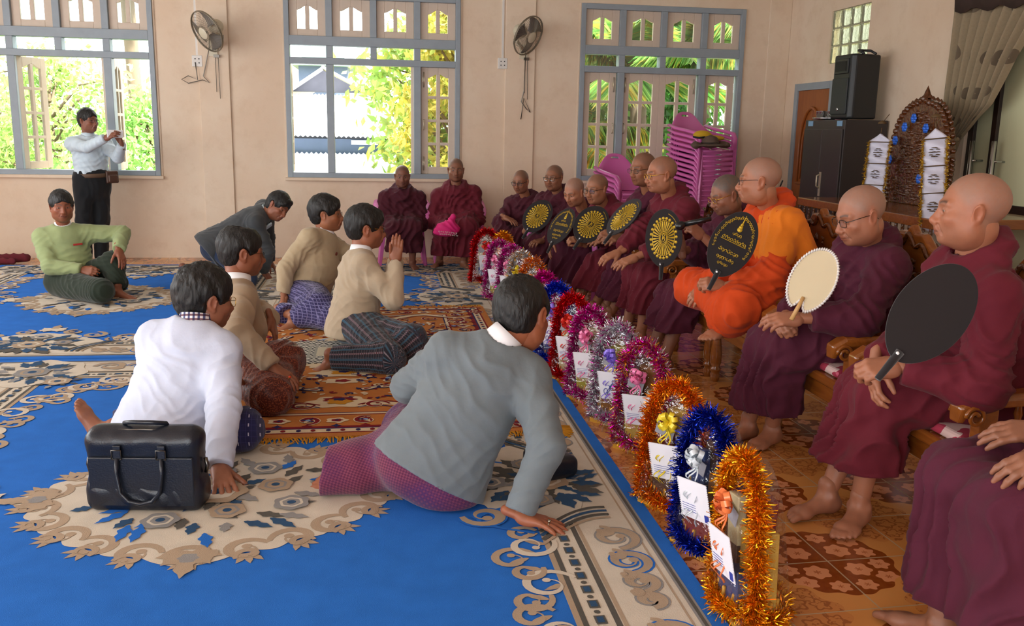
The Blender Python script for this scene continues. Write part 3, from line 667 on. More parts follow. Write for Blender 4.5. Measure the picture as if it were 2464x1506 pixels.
def head_cols(P,o):
    tone=np.array(hx(o.get('skin','b07a5c')))*np.array([.82,.74,.70]); C=np.tile(tone,(len(P),1))
    x,y,z=P.T; ax=np.abs(x)
    n=vnoise(P,40,o.get('seed',1)); C*=(.90+.12*n+.08*vnoise(P,110,o.get('seed',1)+2))[:,None]
    g=lambda c,r:np.exp(-(((P-np.array(c))/np.array(r))**2).sum(1))
    def mixc(m,c):
        nonlocal C; C=C*(1-m[:,None])+np.array(c)*m[:,None]
    mixc(.35*sum(g((s*.045,.068,-.03),(.025,.03,.02)) for s in(-1,1))+.4*g((0,.112,-.038),(.016,.016,.014))+.4*sum(g((s*.083,-.006,-.006),(.012,.03,.04)) for s in(-1,1)),tone*np.array([1.12,.8,.72]))
    mixc(np.clip(1.6*g((0,.1,-.0695),(.021,.016,.0085)),0,.8),tone*np.array([.82,.5,.5]))
    mixc(np.clip((g((0,.099,-.0698),(.022,.02,.0022))*1.3),0,.85),tone*.25)
    sh=o.get('beard',.25); mixc(sh*np.clip((-.04-z)/.02,0,1)*np.clip((y-.02)/.03,0,1)*np.clip((ax*0+.9),0,1),tone*.45+np.array([.02,.02,.02]))
    st=o.get('stub',.0)            # shaved or cropped scalp
    if st: 
        hl=np.clip(((z-.03)-(y-.05)*1.1)/.03,0,1)*np.clip((.078-y)/.02+ (z-.06)*20,0,1)
        hl=np.maximum(hl,np.clip((-.035-y)/.02,0,1)*np.clip((z+.055)/.02,0,1))
        hl=hl*(1-np.clip(2*sum(g((q*.085,-.006,-.004),(.012,.026,.04)) for q in(-1,1)),0,1))
        mixc(st*hl*(.75+.5*vnoise(P,160,3)),np.array(hx(o.get('stubcol','5a5048'))))
    bc=np.array(hx(o.get('brow','2a211c'))); 
    for s in(-1,1):
        t=(s*x-.012)/.036; m=np.exp(-((z-(.0215+.006*np.sin(np.clip(t,0,1)*2.4)))/.0048)**2)*((t>0)&(t<1.05))*(y>.04); mixc(.8*m*o.get('browk',1),bc)
        e=((s*x-.032)/.0135)**2+((z+.0018)/.0033)**2; ey=(e<1)&(y>.06); mixc(ey*.9,np.array([.42,.37,.33])); 
        ir=(((s*x-.032+o.get('gaze',0)*s)/.0064)**2+((z+.0015)/.0060)**2<1)&ey; mixc(ir*1.,np.array([.02,.012,.01]))
        ln=np.exp(-((e-1.1)/.25)**2)*(z>-.004)*(y>.06)*(np.abs(s*x-.032)<.016); mixc(.8*ln,tone*.18)
    return np.clip(C,0,1)
def hair_sdf(o):
    t=o.get('hair',.012); S=Sdf()
    S.ell((0,-.014,.040),(.079+t,.100+t,.087+t*1.25)).ell((0,-.056,-.012),(.060+t*.5,.042+t*.9,.058),k=.03).ell((0,-.050,-.050),(.050,.034+t*.35,.045),k=.03)
    for s in(-1,1): S.cap((s*(.073+t*.5),.020,.03),(s*(.0745+t*.4),.018,-.015),.012,.006,k=.02)
    S.ell((0,.102,-.052),(.064,.085,.098+o.get('fore',0)),k=.02,op='s')
    for s in(-1,1): S.ell((s*.088,-.002,-.014),(.028,.030,.043),k=.012,op='s')
    S.ell((0,-.03,-.115),(.11,.14,.05),k=.02,op='s')
    if o.get('fringe'): S.cap((-.05,.062,.088),(.035,.088,.062),.020,.014,k=.02).cap((.01,.075,.09),(.058,.066,.045),.018,.011,k=.02)
    if o.get('part'): S.cap(o['part'][0],o['part'][1],.015,.010,k=.012,op='s')
    if o.get('bald'): S.ell((0,-.005,.15),(.04,.05,.05),k=.02,op='s')
    return S
FL=(.072,.080,.075,.058); FX=(-.0285,-.0095,.0095,.027); FY=(.083,.088,.085,.076)
def hand_sdf(curl=(.3,.35,.4,.45),spread=.06,thumb=(.7,.25),bend=0,side=1):
    # wrist at origin, fingers +Y, back of the hand +Z, thumb towards -X*side
    S=Sdf(); X=lambda p:(p[0]*side,p[1],p[2])
    S.cap(X((-.006,-.04,0)),X((0,.012,0)),.0235,.024,k=.01,fa=(0,0,1),fs=.75)
    for i in range(4): S.cap(X((FX[i]*.5,.012,0)),X((FX[i],FY[i],.002)),.0145,.0112,k=.014)
    S.ell(X((-.022,.032,-.010)),(.017,.03,.014),k=.015).ell(X((.022,.03,-.009)),(.012,.028,.012),k=.015)
    for i in range(4):
        p=V(FX[i],FY[i],.002); a=curl[i] if not np.isscalar(curl) else curl; sp=(i-1.5)*spread; ang=a*.55; L=FL[i]; r=.0098-.0005*(i==3)
        for j,(l,r1) in enumerate(((.45,.0092),(.31,.0084),(.24,.0068))):
            d=V(math.sin(sp)*math.cos(ang),math.cos(sp)*math.cos(ang),-math.sin(ang)); q=p+d*L*l
            S.cap(X(p),X(q),r,r1-.0006*(i==3),k=.005); p=q; r=r1-.0006*(i==3); ang+=a*(1.0 if j==0 else .8)
    p=V(-.026,.022,-.008); a,c=thumb
    d=nrm(V(-math.sin(a),math.cos(a),-.35)); q=p+d*.042; S.cap(X(p),X(q),.0145,.0108,k=.012)
    d2=nrm(V(-math.sin(a-c),math.cos(a-c),-.35-c*.5)); q2=q+d2*.031; S.cap(X(q),X(q2),.0108,.0098,k=.005)
    d3=nrm(V(-math.sin(a-c*1.6),math.cos(a-c*1.6),-.35-c*.9)); S.cap(X(q2),X(q2+d3*.024),.0098,.0075,k=.005)
    return S
def foot_sdf(side=1,pt=0.):
    # ankle at origin, toes +Y, sole at z=-.07; big toe towards -X*side
    S=Sdf(); X=lambda p:(p[0]*side,p[1],p[2])
    S.cap((0,0,.035),(0,-.004,-.005),.034,.034,k=.02).ell((0,-.030,-.040),(.030,.036,.030),k=.025)
    S.cap(X((0,.0,-.022)),X((-.012,.105,-.050)),.032,.020,k=.03).cap(X((.004,-.02,-.046)),X((.022,.10,-.055)),.024,.015,k=.03)
    S.ell(X((-.018,.118,-.050)),(.026,.03,.019),k=.02).ell(X((.018,.108,-.054)),(.026,.03,.015),k=.02)
    S.ell((.033,.0,-.006),(.010,.012,.012),k=.012).ell((-.034,.004,.0),(.010,.012,.012),k=.012)
    for i,(x,y,L,r) in enumerate(((-.026,.135,.040,.0125),(-.006,.138,.034,.0092),(.010,.133,.030,.0086),(.024,.124,.026,.0080),(.036,.112,.022,.0076))):
        S.cap(X((x,y-.02,-.052)),X((x,y+L*.5,-.054)),r*.9,r,k=.006).cap(X((x,y+L*.5,-.054)),X((x+.001,y+L,-.061)),r,r*.92,k=.004)
    return S
_mc={}
def cached(key,fn):
    if key not in _mc: _mc[key]=fn()
    return _mc[key]
m_skin=Mat('skin',(.5,.3,.2),.5); _a=m_skin.attr('tone'); m_skin.set('Base Color',_a).set('Subsurface Weight',.12).set('Subsurface Radius',(.02,.008,.004)).bump(m_skin.noise(140,3),.12,.003)
m_skin.b.inputs['Subsurface Scale'].default_value=.3
def hair_mat(name,h,rough=.45):
    m=Mat(name,hx(h),rough); n=m.noise(70,3,m.coord('Object',(1,1,.25)),rough=.6,dist=.6); c=hx(h)
    m.set('Base Color',m.mix(n.step(.35,.7),tuple(x*.6 for x in c),tuple(min(1,x*1.9+.004) for x in c))).bump(n,.9,.006); return m
m_hair=hair_mat('black_hair','0d0b09',.55); m_greyhair=hair_mat('grey_stubble','6b625a')
m_lens=glassy('spectacle_lens',(.95,.97,.97),.86); 
def wirem(n,h,metal=1,rough=.25): return plain(n,h,rough,metal,var=0)
m_gold=wirem('gold_wire','d8a945'); m_blackwire=wirem('black_plastic','1b1817',0,.3); m_steelwire=wirem('dark_wire','4a4642')
def ik(a,b,l1,l2,hint):
    a,b=np.array(a,float),np.array(b,float); d=b-a; D=np.linalg.norm(d); D2=min(D,(l1+l2)*.999); u=d/max(D,1e-9); b=a+u*D2
    h=np.array(hint,float)-a; h=h-u*(h@u); h=nrm(h); x=(l1*l1-l2*l2+D2*D2)/(2*D2); y=math.sqrt(max(0,l1*l1-x*x))
    return a+u*x+h*y,b
def place(M,R,o): return M@np.asarray(R).T+np.asarray(o)
class Body:
    """one person: joints in world coordinates; the body is a single mesh, clothes, hair and glasses are its children"""
    def __init__(s,hip,neck,head,face,up=(0,0,1),sh=None,fwd=None,skin='a8735a',scale=1.,**o):
        s.o=o; s.sc=scale; s.hip=V(*hip); s.neck=V(*neck); s.headc=V(*head); s.skin=skin
        s.R=frame(face,up); s.fwd=nrm(fwd if fwd is not None else face)
        sp=nrm(s.neck-s.hip); f=s.fwd-sp*(s.fwd@sp); s.f=nrm(f); s.side=nrm(np.cross(s.f,sp)) # towards the person's right
        s.sp=sp; w=o.get('shw',.185)*scale; d=s.side if sh is None else nrm(V(*sh))
        s.shd=d; drop=o.get('drop',.07)*scale; sf=o.get('shf',.0)
        s.shR=s.neck+d*w-sp*drop+s.f*sf; s.shL=s.neck-d*w-sp*drop+s.f*sf
        hw=.095*scale; hd=nrm(V(*o['hipd'])) if 'hipd' in o else s.side; s.hpR=s.hip+hd*hw; s.hpL=s.hip-hd*hw
        s.up_,s.fo=.285*scale,.25*scale; s.th,s.shn=.42*scale,.39*scale
        s.parts=[]; s.legs={}; s.arms={}
    def arm(s,which,wrist,hint,hfwd=None,hup=(0,0,1),hand={},show=True):
        a=s.shR if which=='R' else s.shL; e,w=ik(a,wrist,s.up_,s.fo,hint); hf=nrm(w-e) if hfwd is None else nrm(V(*hfwd))
        R=frame(hf,hup); s.arms[which]=(a,e,w,R)
        if show: s.parts.append(('hand',which,w,R,hand))
        return s
    def leg(s,which,ankle,hint,toe=None,up=(0,0,1),show=True,knee=None):
        a=s.hpR if which=='R' else s.hpL
        if knee is not None: k,an=V(*knee),V(*ankle)
        else: k,an=ik(a,ankle,s.th,s.shn,hint)
        s.legs[which]=(a,k,an)
        if show: s.parts.append(('foot',which,an,frame(toe if toe is not None else s.f,up),{}))
        return s
    def build(s,label,group=None,hv=.0045,fv=.0055,hh=.004,name='person'):
        o=s.o; Vs,Qs,Cs=[],[],[]; nb=0
        def addm(M,Q,C):
            nonlocal nb; Vs.append(M); Qs.append(Q+nb); Cs.append(C); nb+=len(M)
        hs=o.get('hs',1.)*s.sc
        S=head_sdf(o); M,Q=S.mesh(hv); C=head_cols(M,dict(o,skin=s.skin)); H=place(M*hs,s.R,s.headc); addm(H,Q,C)
        tone=np.array(hx(s.skin))*np.array([.82,.74,.70])
        # trunk, neck and limbs
        S=Sdf(); nb0=s.headc+s.R@V(0,-.026,-.055)*hs; nt=s.neck
        S.cap(nt-s.sp*.03,nb0,.058*s.sc,.054*s.sc,k=.03).cap(nb0,s.headc+s.R@V(0,-.01,-.02)*hs,.054*s.sc,.05*s.sc,k=.02)
        S.cap(s.shL,s.shR,.05,.05,k=.05); ch=s.neck-s.sp*.16; S.cap(ch,s.hip,.11,.12,k=.08,fa=s.side,fs=1.2)
        for w,(a,e,wr,R) in s.arms.items(): S.cap(a,e,.043,.036,k=.03).cap(e,wr,.037,.025,k=.02)
        for w,(a,k,an) in s.legs.items(): S.cap(a,k,.066,.05,k=.05).cap(k,k*.6+an*.4,.048,.05,k=.03).cap(k*.6+an*.4,an,.05,.034,k=.02)
        M,Q=S.mesh(.010,2); n=vnoise(M,30,2); addm(M,Q,tone*(.92+.16*n)[:,None])
        for kind,w,p,R,hd in s.parts:
            sd=1 if w=='R' else -1
            if kind=='hand':
                key=('h',sd,repr(sorted(hd.items())),hh); M,Q=cached(key,lambda:hand_sdf(side=sd,**hd).mesh(hh))
                c=tone*.96; C=np.tile(c,(len(M),1))*(.9+.2*vnoise(M,70,2))[:,None]; kn=np.clip((M[:,1]-.14)/.02,0,1)*.25; C=C*(1-kn[:,None])+kn[:,None]*tone*np.array([1.25,1.0,.95])
                addm(place(M*s.sc*1.03,R,p),Q,C)
            else:
                key=('f',sd,fv); M,Q=cached(key,lambda:foot_sdf(sd).mesh(fv))
                C=np.tile(tone*.95,(len(M),1))*(.88+.22*vnoise(M,50,2))[:,None]; addm(place(M*s.sc,R,p),Q,C)
        me=raw_mesh(name,np.concatenate(Vs),np.concatenate(Qs),[m_skin],attrs={'tone':np.concatenate(Cs)})
        s.ob=link(name,me); tag(s.ob,label,'person',group)
        if o.get('hair'):
            M,Q=hair_sdf(o).mesh(hv*1.1); N_=vnormals(M,Q); st=vnoise(M*np.array([1,1,.35]),130,4)*.6+vnoise(M*np.array([1,1,.5]),48,6)*.9-.6; M=M+N_*(st*o.get('shag',.006))[:,None]
            me=raw_mesh('hair',place(M*hs,s.R,s.headc),Q,[o.get('hairm',m_hair)]); link('hair',me,s.ob)
        if o.get('glasses'): s.glasses(hs,**o['glasses'])
        return s.ob
    def glasses(s,hs,mat,r=.021,h=.016,w=.0014,temple=None):
        m=MB(); T=lambda p:s.headc+s.R@(V(*p)*hs); ln=[]
        for sd in(-1,1):
            c=V(sd*.0335,.104,-.004); P=[]
            for i in range(25):
                t=2*math.pi*i/24; cx,sx=math.cos(t),math.sin(t); q=4; k=(abs(cx)**q+abs(sx)**q)**(-1/q); P.append(T((c[0]+r*k*cx,c[1]-abs(r*k*cx+ .01*0)*.10*(1 if cx*sd>0 else -.3),c[2]+h*k*sx)))
            m.tube(P,w,6,cap=False); ln.append(MB().add(P[:-1],[tuple(range(24))]))
            e=(sd*(.0335+r),.102-r*.1,.004); m.tube([T(e),T((sd*.071,.088,.006)),T((sd*.080,.02,.008)),T((sd*.079,-.012,.004)),T((sd*.076,-.03,-.018))],w*1.15,6,m=1)
        m.tube([T((-.0335+r,.104,.0)),T((0,.108,.003)),T((.0335-r,.104,.0))],w,6)
        g=m.build('glasses',[mat,temple or mat],s.ob); [q.build('lens',m_lens,g) for q in ln]
# ================= CLOTHES =================
def cloth(name,h,rough=.85,sheen=.15,weave=700,var=.07):
    c=hx(h); m=Mat(name,c,rough,0,.25); n=m.noise(7,4)
    m.set('Base Color',m.mix(n.step(.3,.7),tuple(x*(1-var) for x in c),tuple(min(1,x*(1+var)) for x in c))).set('Sheen Weight',sheen)
    m.bump(m.noise(55,4,rough=.6)*1.+m.noise(weave,1)*.25,.25,.004); return m
def legs_uv(b,P):
    best=np.full(len(P),9.); U=np.zeros((len(P),3))
    for w,(a,k,an) in b.legs.items():
        acc=0
        for p,q in ((a,k),(k,an)):
            d=q-p; L=np.linalg.norm(d); u=d/L; t=np.clip((P-p)@u,-.2 if p is a else 0,L); x=P-p-t[:,None]*u; r=np.linalg.norm(x,axis=1)
            e1=nrm(np.cross(u,V(.1,.2,1))); e2=np.cross(u,e1); an_=np.arctan2(x@e2,x@e1)
            m=r<best; best=np.where(m,r,best); U[m]=np.stack([acc+t,an_*.1,r],1)[m]; acc+=L
    return U
def garment(b,name,S,h,mat,fl_=(),seed=1,fine=.002,uv=False,rel=1,kids=None):
    M,Q=S.mesh(h,rel); 
    at_={'leg_uv':legs_uv(b,M)} if uv else None
    M=folds(M,Q,fl_,seed,fine); me=raw_mesh(name,M,Q,mat if isinstance(mat,list) else [mat],attrs=at_); return link(name,me,b.ob)
def jacket(b,mat,h=.009,ease=.0,hem=.05,belly=0.,arms='RL',name='jacket',seed=1,fl_=(),sl=.0,hemflare=.0,fine=.002,amp=1.35,neckcut=.068):
    s=b.sc; S=Sdf(); sp=b.sp; nk=b.neck; hp=b.hip; mid=(nk*.45+hp*.55); ch=nk*.72+hp*.28; f=b.f
    S.cap(b.shL,b.shR,(.056+ease)*s,(.056+ease)*s,k=.03)
    for q in (b.shL,b.shR): S.cap(nk-sp*.045*s,q,(.05+ease)*s,(.048+ease)*s,k=.05)
    S.cap(nk-sp*.045*s,nk-sp*.12*s,.075*s,.1*s,k=.05,fa=b.shd,fs=1.35)
    S.cap(ch,mid+f*belly*.5,(.112+ease)*s,(.118+ease+belly*.4)*s,k=.06,fa=b.side,fs=1.32).cap(mid+f*belly*.5,hp-sp*.03,(.118+ease+belly*.4)*s,(.145+ease+hemflare)*s,k=.05,fa=b.side,fs=1.28)
    F=list(fl_)
    for w in arms:
        a,e,wr,R=b.arms[w]; d=nrm(wr-e); end=wr-d*sl
        S.cap(a,a*.5+e*.5,(.060+ease)*s,(.058+ease)*s,k=.045).cap(a*.5+e*.5,e,(.058+ease)*s,(.051+ease)*s,k=.02).cap(e,end+d*.03,(.052+ease)*s,(.041+ease*.8)*s,k=.02)
        S.plane(end,d,end,.085*s)
        u=nrm(e-a); F+=[(e,.075,u+d*.4+np.cross(u,f)*.7,.04,.0065*amp),(a*.6+e*.4,.13,u*.5+np.cross(u,f),.07,.006*amp),(a-sp*.07,.10,b.shd*.9+sp*.7,.045,.007*amp),(e*.4+wr*.6,.1,d*.6+np.cross(d,f),.06,.004*amp)]
    F+=[(hp+sp*.12,.17,sp+b.side*.35,.055,.008*amp),(hp+sp*.05+b.side*.1,.15,sp*.6-b.side,.05,.006*amp),(ch-f*.1,.16,b.side*.5+sp,.09,.006*amp)]
    S.plane(hp-sp*hem,-sp,hp-sp*(hem+.2),.34*s)
    nb=b.headc+b.R@V(0,-.026,-.055); S.cap(nk-sp*.015,nb,neckcut*s,neckcut*s,k=.018,op='s')
    return garment(b,name,S,h,mat,F,seed,fine)
def band_collar(b,mat,r=.060,hgt=.030,lift=.0,name='shirt_collar',tilt=0.):
    s=b.sc; nb=b.headc+b.R@V(0,-.026,-.055); ax=nrm(nrm(nb-b.neck)+b.sp*.6-b.f*tilt); R=frame(b.f,ax); o=b.neck+ax*(.008+lift)*s; m=MB()
    n=28
    for (ra,z) in ((1,0),): pass
    P=[]
    for rr,z in ((.009,-.05),(.004,0),(.0,1.),(-.005,1.),(-.004,-.05)):
        P.append([(o+R@V((r+rr)*s*math.cos(t)*1.04,(r+rr)*s*math.sin(t)*1.1,z*hgt*s if z>0 else z)) for t in np.linspace(0,2*math.pi,n,endpoint=False)])
    vs=[p for row in P for p in row]; fs=[(i*n+j,i*n+(j+1)%n,(i+1)*n+(j+1)%n,(i+1)*n+j) for i in range(len(P)-1) for j in range(n)]
    return m.add(vs,fs,0,True).build(name,mat,b.ob)
def longyi(b,mat,h=.009,ease=0.,seed=2,fl_=(),k=.07,cut=.03,extra=(),top=.09,amp=1.,fine=.002,floor=.022,cutx=None,nocut=''):
    s=b.sc; S=Sdf(); L=b.legs
    S.cap(b.hip+b.side*.05,b.hip-b.side*.05,(.125+ease*.5)*s,(.125+ease*.5)*s,k=.05).cap(b.hip,b.hip+b.sp*top,(.115+ease*.5)*s,(.105)*s,k=.05,fa=b.side,fs=1.25)
    F=list(fl_)
    for w,(a,kn,an) in L.items():
        d=nrm(an-kn); S.cap(a,kn,(.098+ease)*s,(.078+ease)*s,k=k).cap(kn,an-d*cut,(.078+ease)*s,(.066+ease*.7)*s,k=k*.6)
        u=nrm(kn-a); F+=[(kn,.13,u*.4-d*.7,.04,.008*amp),(a*.5+kn*.5,.16,u+V(.3,.2,.6),.06,.009*amp),(kn*.5+an*.5,.13,np.cross(d,V(0,0,1))+d*.3,.04,.007*amp)]
        if ('foot',w) in [(q[0],q[1]) for q in b.parts] and w not in nocut: S.plane(an-d*cut,d,an-d*(cut-.06),.13*s)
    for e in extra: S.cap(*e)
    if cutx: S.plane(cutx[0],cutx[1],cutx[0],.3)
    S.plane((0,0,floor),(0,0,-1))
    return garment(b,'longyi',S,h,mat,F,seed,fine,True)
m_white=cloth('white_shirt_cotton','c9cfe2'); m_grey=cloth('grey_jacket_wool','6f777b'); m_tan=cloth('tan_taikpon_cloth','b3a082'); m_tan2=cloth('warm_tan_taikpon_cloth','a58f76'); m_tan3=cloth('sand_taikpon_cloth','b9a68d')
m_green=cloth('light_green_jacket','94a070'); m_dkg=cloth('dark_green_longyi','232c20'); m_charc=cloth('charcoal_jacket','44474a'); m_denim=cloth('blue_denim','26344f'); m_navy=cloth('navy_cloth','1a2230'); m_pale=cloth('pale_blue_shirt','c3d2dc'); m_blackp=cloth('black_trousers','17191c')
m_collar=plain('white_collar','f2f2f6',.6,var=0)
def uvxy(m):
    u,v,r=m.xyz(m.attr('leg_uv','Vector')); return u,v
# M8 purple-red check, M7 navy dashes, M6 red brown, M5 stripes, M4 purple check
m_l8=cloth('magenta_check_longyi','6b2f47'); x,y,z=m_l8.xyz(m_l8.coord('Object')); ck=((x*110+z*60).pp(1.)).gt(.5); ck2=((z*110-x*40+y*60).pp(1.)).gt(.5)
m_l8.set('Base Color',m_l8.mix((m_l8.noise(4,2)).step(.35,.65),m_l8.mix(ck*ck2+ck.lt(.5)*ck2.lt(.5),hx('5d2440'),hx('7c3b50')),m_l8.mix(ck*ck2,hx('4a2454'),hx('6a3050'))))
m_l7=cloth('navy_dash_longyi','23234a'); x,y,z=m_l7.xyz(m_l7.coord('Object')); x=x*22; z=z*22+y*9
m_l7.set('Base Color',m_l7.mix(((x+.06*0).pp(.5)).lt(.05)*((z*1.).pp(.5)).lt(.17),m_l7.mix(((x+.25).pp(.25)).lt(.02).max(((z*1.6).pp(.5)).lt(.03)),hx('23214a'),hx('3a3768')),hx('b9b4c8')))
m_l6=cloth('red_brown_silk_longyi','5a2014',.4); x,y,z=m_l6.xyz(m_l6.coord('Object')); n=m_l6.noise(150,2); m_l6.set('Base Color',m_l6.mix(n.step(.5,.62),hx('4a170f'),hx('8e4a30')))
m_l5=cloth('striped_longyi','2c2a33'); u,v=uvxy(m_l5); w=(v*58+m_l5.noise(8,2)*.6); q=w.pp(1.); w2=(w/2).floor()
m_l5.set('Base Color',m_l5.mix(q.lt(.36),m_l5.mix((u*120).pp(1.).gt(.7),hx('26252e'),hx('4a4248')),m_l5.mix((w*.5).pp(1.).gt(.5),m_l5.mix((u*160).pp(1.).gt(.5),hx('7a7078'),hx('5b3a42')),hx('38566a'))))
m_l4=cloth('purple_check_longyi','35305c'); x,y,z=m_l4.xyz(m_l4.coord('Object')); x=(x+y*.5)*45; z=z*45
m_l4.set('Base Color',m_l4.mix((x.pp(.5)).lt(.1).max((z.pp(.5)).lt(.1)),m_l4.mix(m_l4.noise(200,1).gt(.55),hx('2c2750'),hx('3d3868')),hx('716c96')))
# ================= LAYMEN =================
def bit(b,name,c,d,mat,R=None,bev=.002,label=None):
    o=MB().box(c,d,0,R).build(name,mat,b.ob,bevel=bev)
    if label: o['label']=label
    return o
G_L='laymen seated on the carpets'
# grey jacket, leaning on his right hand (front)
b=Body((.2,3.47,.15),at(1208,820,3.54),at(1257,760,3.62),(.62,.76,-.28),up=(-.1,.1,1),fwd=(.3,.95,0),sh=(.95,-.12,-.25),skin='a9694a',scale=1.13,hair=.013,shw=.15,drop=.10,hs=1.06,fore=.02,part=((.012,-.045,.135),(.062,-.005,.118)))
b.arm('R',fl(1248,1238,.065),(.95,3.1,.5),hfwd=(.88,-.3,-.22),hup=(.15,0,1),hand=dict(curl=(.12,.12,.14,.16),spread=.14,thumb=(.75,.1)))
b.arm('L',(.3,3.95,.32),(-.2,3.8,.3),hfwd=(.6,.5,-.3))
b.leg('R',(-.10,3.63,.085),None,knee=(.30,3.88,.14),toe=(-.95,-.05,-.1),up=(-.1,-.5,.6)).leg('L',(.25,4.0,.09),None,knee=(.12,4.0,.15),show=False)
b.build('person in grey jacket and magenta longyi leaning on one hand, seen from behind',hv=.0038,hh=.0033)
jacket(b,m_grey,.008,.012,hem=.02,seed=3,hemflare=.02,amp=1.45,sl=.01,fine=.0018); band_collar(b,m_collar,hgt=.028,lift=.004)
longyi(b,m_l8,.009,.015,seed=4,extra=[((.12,3.64,.13),(-.10,3.62,.115),.14,.11,.07),((-.10,3.60,.115),(-.34,3.58,.10),.112,.095,.03)],cutx=((-.235,3.58,.1),(-1,.1,.15)),top=.05,cut=-.02)
a,e,wr,R=b.arms['R']; rg=MB(); c=wr+R@V(.0095,.105,.004)*1.13; rg.tube([c+R@V(.0125*math.cos(t),0,.0125*math.sin(t)-.001) for t in np.linspace(0,2*math.pi,15)],.0022,6,cap=False).lathe([(0,.006),(.006,.005),(.007,0)],10,c+R@V(0,0,.013),R); tag(rg.build('ring',plain('silver_ring','a8a493',.2,1,var=0),b.ob),'silver ring with dark stone')
# white shirt, beside the briefcase
b=Body((-.96,4.12,.15),at(468,778,4.23),at(493,720,4.31),(.82,.57,-.12),fwd=(.4,.92,0),sh=(.96,-.28,-.1),skin='a06a50',scale=1.1,hair=.016,shag=.011,hs=1.08,glasses=dict(mat=m_gold,r=.023,h=.018,temple=m_blackwire),beard=.3,shw=.145,drop=.095)
b.arm('R',fl(528,1135,.075),(-.25,4.2,.4),hfwd=(.25,-.75,-.4),hup=(.2,-.4,1),hand=dict(curl=(.15,.15,.18,.2),spread=.16,thumb=(.95,.1)))
b.arm('L',(-.85,4.65,.25),(-1.4,4.5,.3))
b.leg('R',(-1.02,4.33,.08),None,knee=(-.64,4.12,.12),show=False).leg('L',(-1.27,4.27,.085),None,knee=(-.88,4.5,.13),toe=(-.45,.3,.8),up=(.8,-.1,.5))
b.build('person in white shirt and dark longyi seated behind a black briefcase',hv=.0042,hh=.0036)
jacket(b,m_white,.008,.014,hem=.05,seed=11,hemflare=.02,amp=1.5,sl=.0,belly=.03)
mp=Mat('plaid_collar',(.8,.8,.8),.8); x,y,z=mp.xyz(mp.coord('Object')); mp.set('Base Color',mp.mix(((x*95).pp(1.)).gt(.55),mp.mix(((z*95+y*30).pp(1.)).gt(.55),(.85,.84,.86),hx('7d5560')),mp.mix(((z*95+y*30).pp(1.)).gt(.55),hx('565a86'),hx('3a2a44'))))
band_collar(b,mp,hgt=.03,lift=.004)
longyi(b,m_l7,.009,.012,seed=12,cut=.05,top=.04)
# tan jacket with red ring and pins
b=Body((-.87,5.2,.15),at(572,678,5.27),at(581,607,5.34),(.94,.33,-.1),fwd=(.9,.35,0),skin='9c6347',scale=1.07,hair=.011,bald=1,hs=1.08,glasses=dict(mat=m_steelwire,r=.021,h=.015),shw=.155,drop=.09)
b.arm('R',at(655,882,4.73),at(560,850,4.6),hfwd=(.78,-.3,-.5),hup=(.45,-.3,.85),hand=dict(curl=(.35,.35,.35,.4),spread=.08,thumb=(.7,.2)))
b.arm('L',at(652,768,5.38),(-.8,5.9,.35),hfwd=(.25,-.25,-.95),hup=(.9,-.1,.1),hand=dict(curl=(.3,.3,.35,.4)))
b.leg('R',(-.70,5.28,.09),None,knee=fl(650,950,.115),show=False).leg('L',(-.72,5.1,.1),None,knee=fl(680,870,.2),show=False)
b.build('person in tan jacket and red brown longyi seated between white shirt and praying man',hv=.0042,hh=.0038)
jacket(b,m_tan2,.008,.012,hem=.06,seed=21,belly=.05,amp=1.45); band_collar(b,m_collar); K=[b.legs[w][1] for w in 'RL']; longyi(b,m_l6,.009,.0,seed=22,amp=1.7,k=.08,extra=[(K[0],K[1],.07,.07,.1),(b.hip,(K[0]+K[1])/2,.10,.07,.1),(K[0],V(-.62,5.25,.1),.09,.1,.1),(K[1],V(-.62,5.25,.1),.09,.1,.1)],fl_=[((K[0]+K[1])/2,.25,V(.6,-.5,.6),.06,.014)])
a,e,wr,R=b.arms['R']; rg=MB(); c=wr+R@V(.0095,.105,.003)*1.07; rg.tube([c+R@V(.0125*math.cos(t),0,.0125*math.sin(t)-.001) for t in np.linspace(0,2*math.pi,15)],.003,6,cap=False); g=rg.build('ring',m_gold,b.ob); MB().lathe([(0,.008),(.006,.006),(.0075,0)],10,c+R@V(0,0,.012),R).build('stone',plain('red_stone','d03a14',.15,var=0),g)
cp=b.neck-b.sp*.17+b.f*.145
for k,(dx,dz,h) in enumerate(((-.03,.0,'8f2326'),(.035,-.03,'c9a24a'))): bit(b,'badge',cp+b.side*(.06+dx)+b.sp*dz,(.012,.03,.03),plain('badge_%s'%h,h,.3,.3,var=0),frame(b.f),.004)
# praying
b=Body((-.18,6.15,.17),at(868,605,6.22),at(880,549,6.25),(.97,.12,-.06),fwd=(.95,.2,0),skin='a5694c',scale=1.07,hair=.016,fringe=1,hs=1.08,glasses=dict(mat=m_blackwire,r=.022,h=.015,w=.0016,temple=m_gold),shw=.15,drop=.09)
h0=at(952,628,6.08)
for w,dy,hy in (('R',-.022,-1),('L',.022,1)): b.arm(w,h0+V(0,dy,0),at(900,760,5.9 if w=='R' else 6.5),hfwd=(.1,-hy*.14,1),hup=(-.05,hy,0),hand=dict(curl=(.06,.06,.06,.08),spread=.01,thumb=(.25,.1)))
b.leg('R',fl(795,862,.085),None,knee=fl(935,862,.11),toe=(-.75,-.55,-.3),up=(-.3,-.5,.6)).leg('L',fl(945,858,.085),None,knee=fl(990,818,.17),toe=(.95,-.25,-.1),up=(.1,-.2,1))
b.build('person in sand coloured jacket with palms pressed together in prayer',hv=.0042,hh=.0038)
jacket(b,m_tan3,.008,.012,hem=.10,seed=31,amp=1.5,hemflare=.02,belly=.02); band_collar(b,m_collar); longyi(b,m_l5,.008,.012,seed=32,cut=.02)
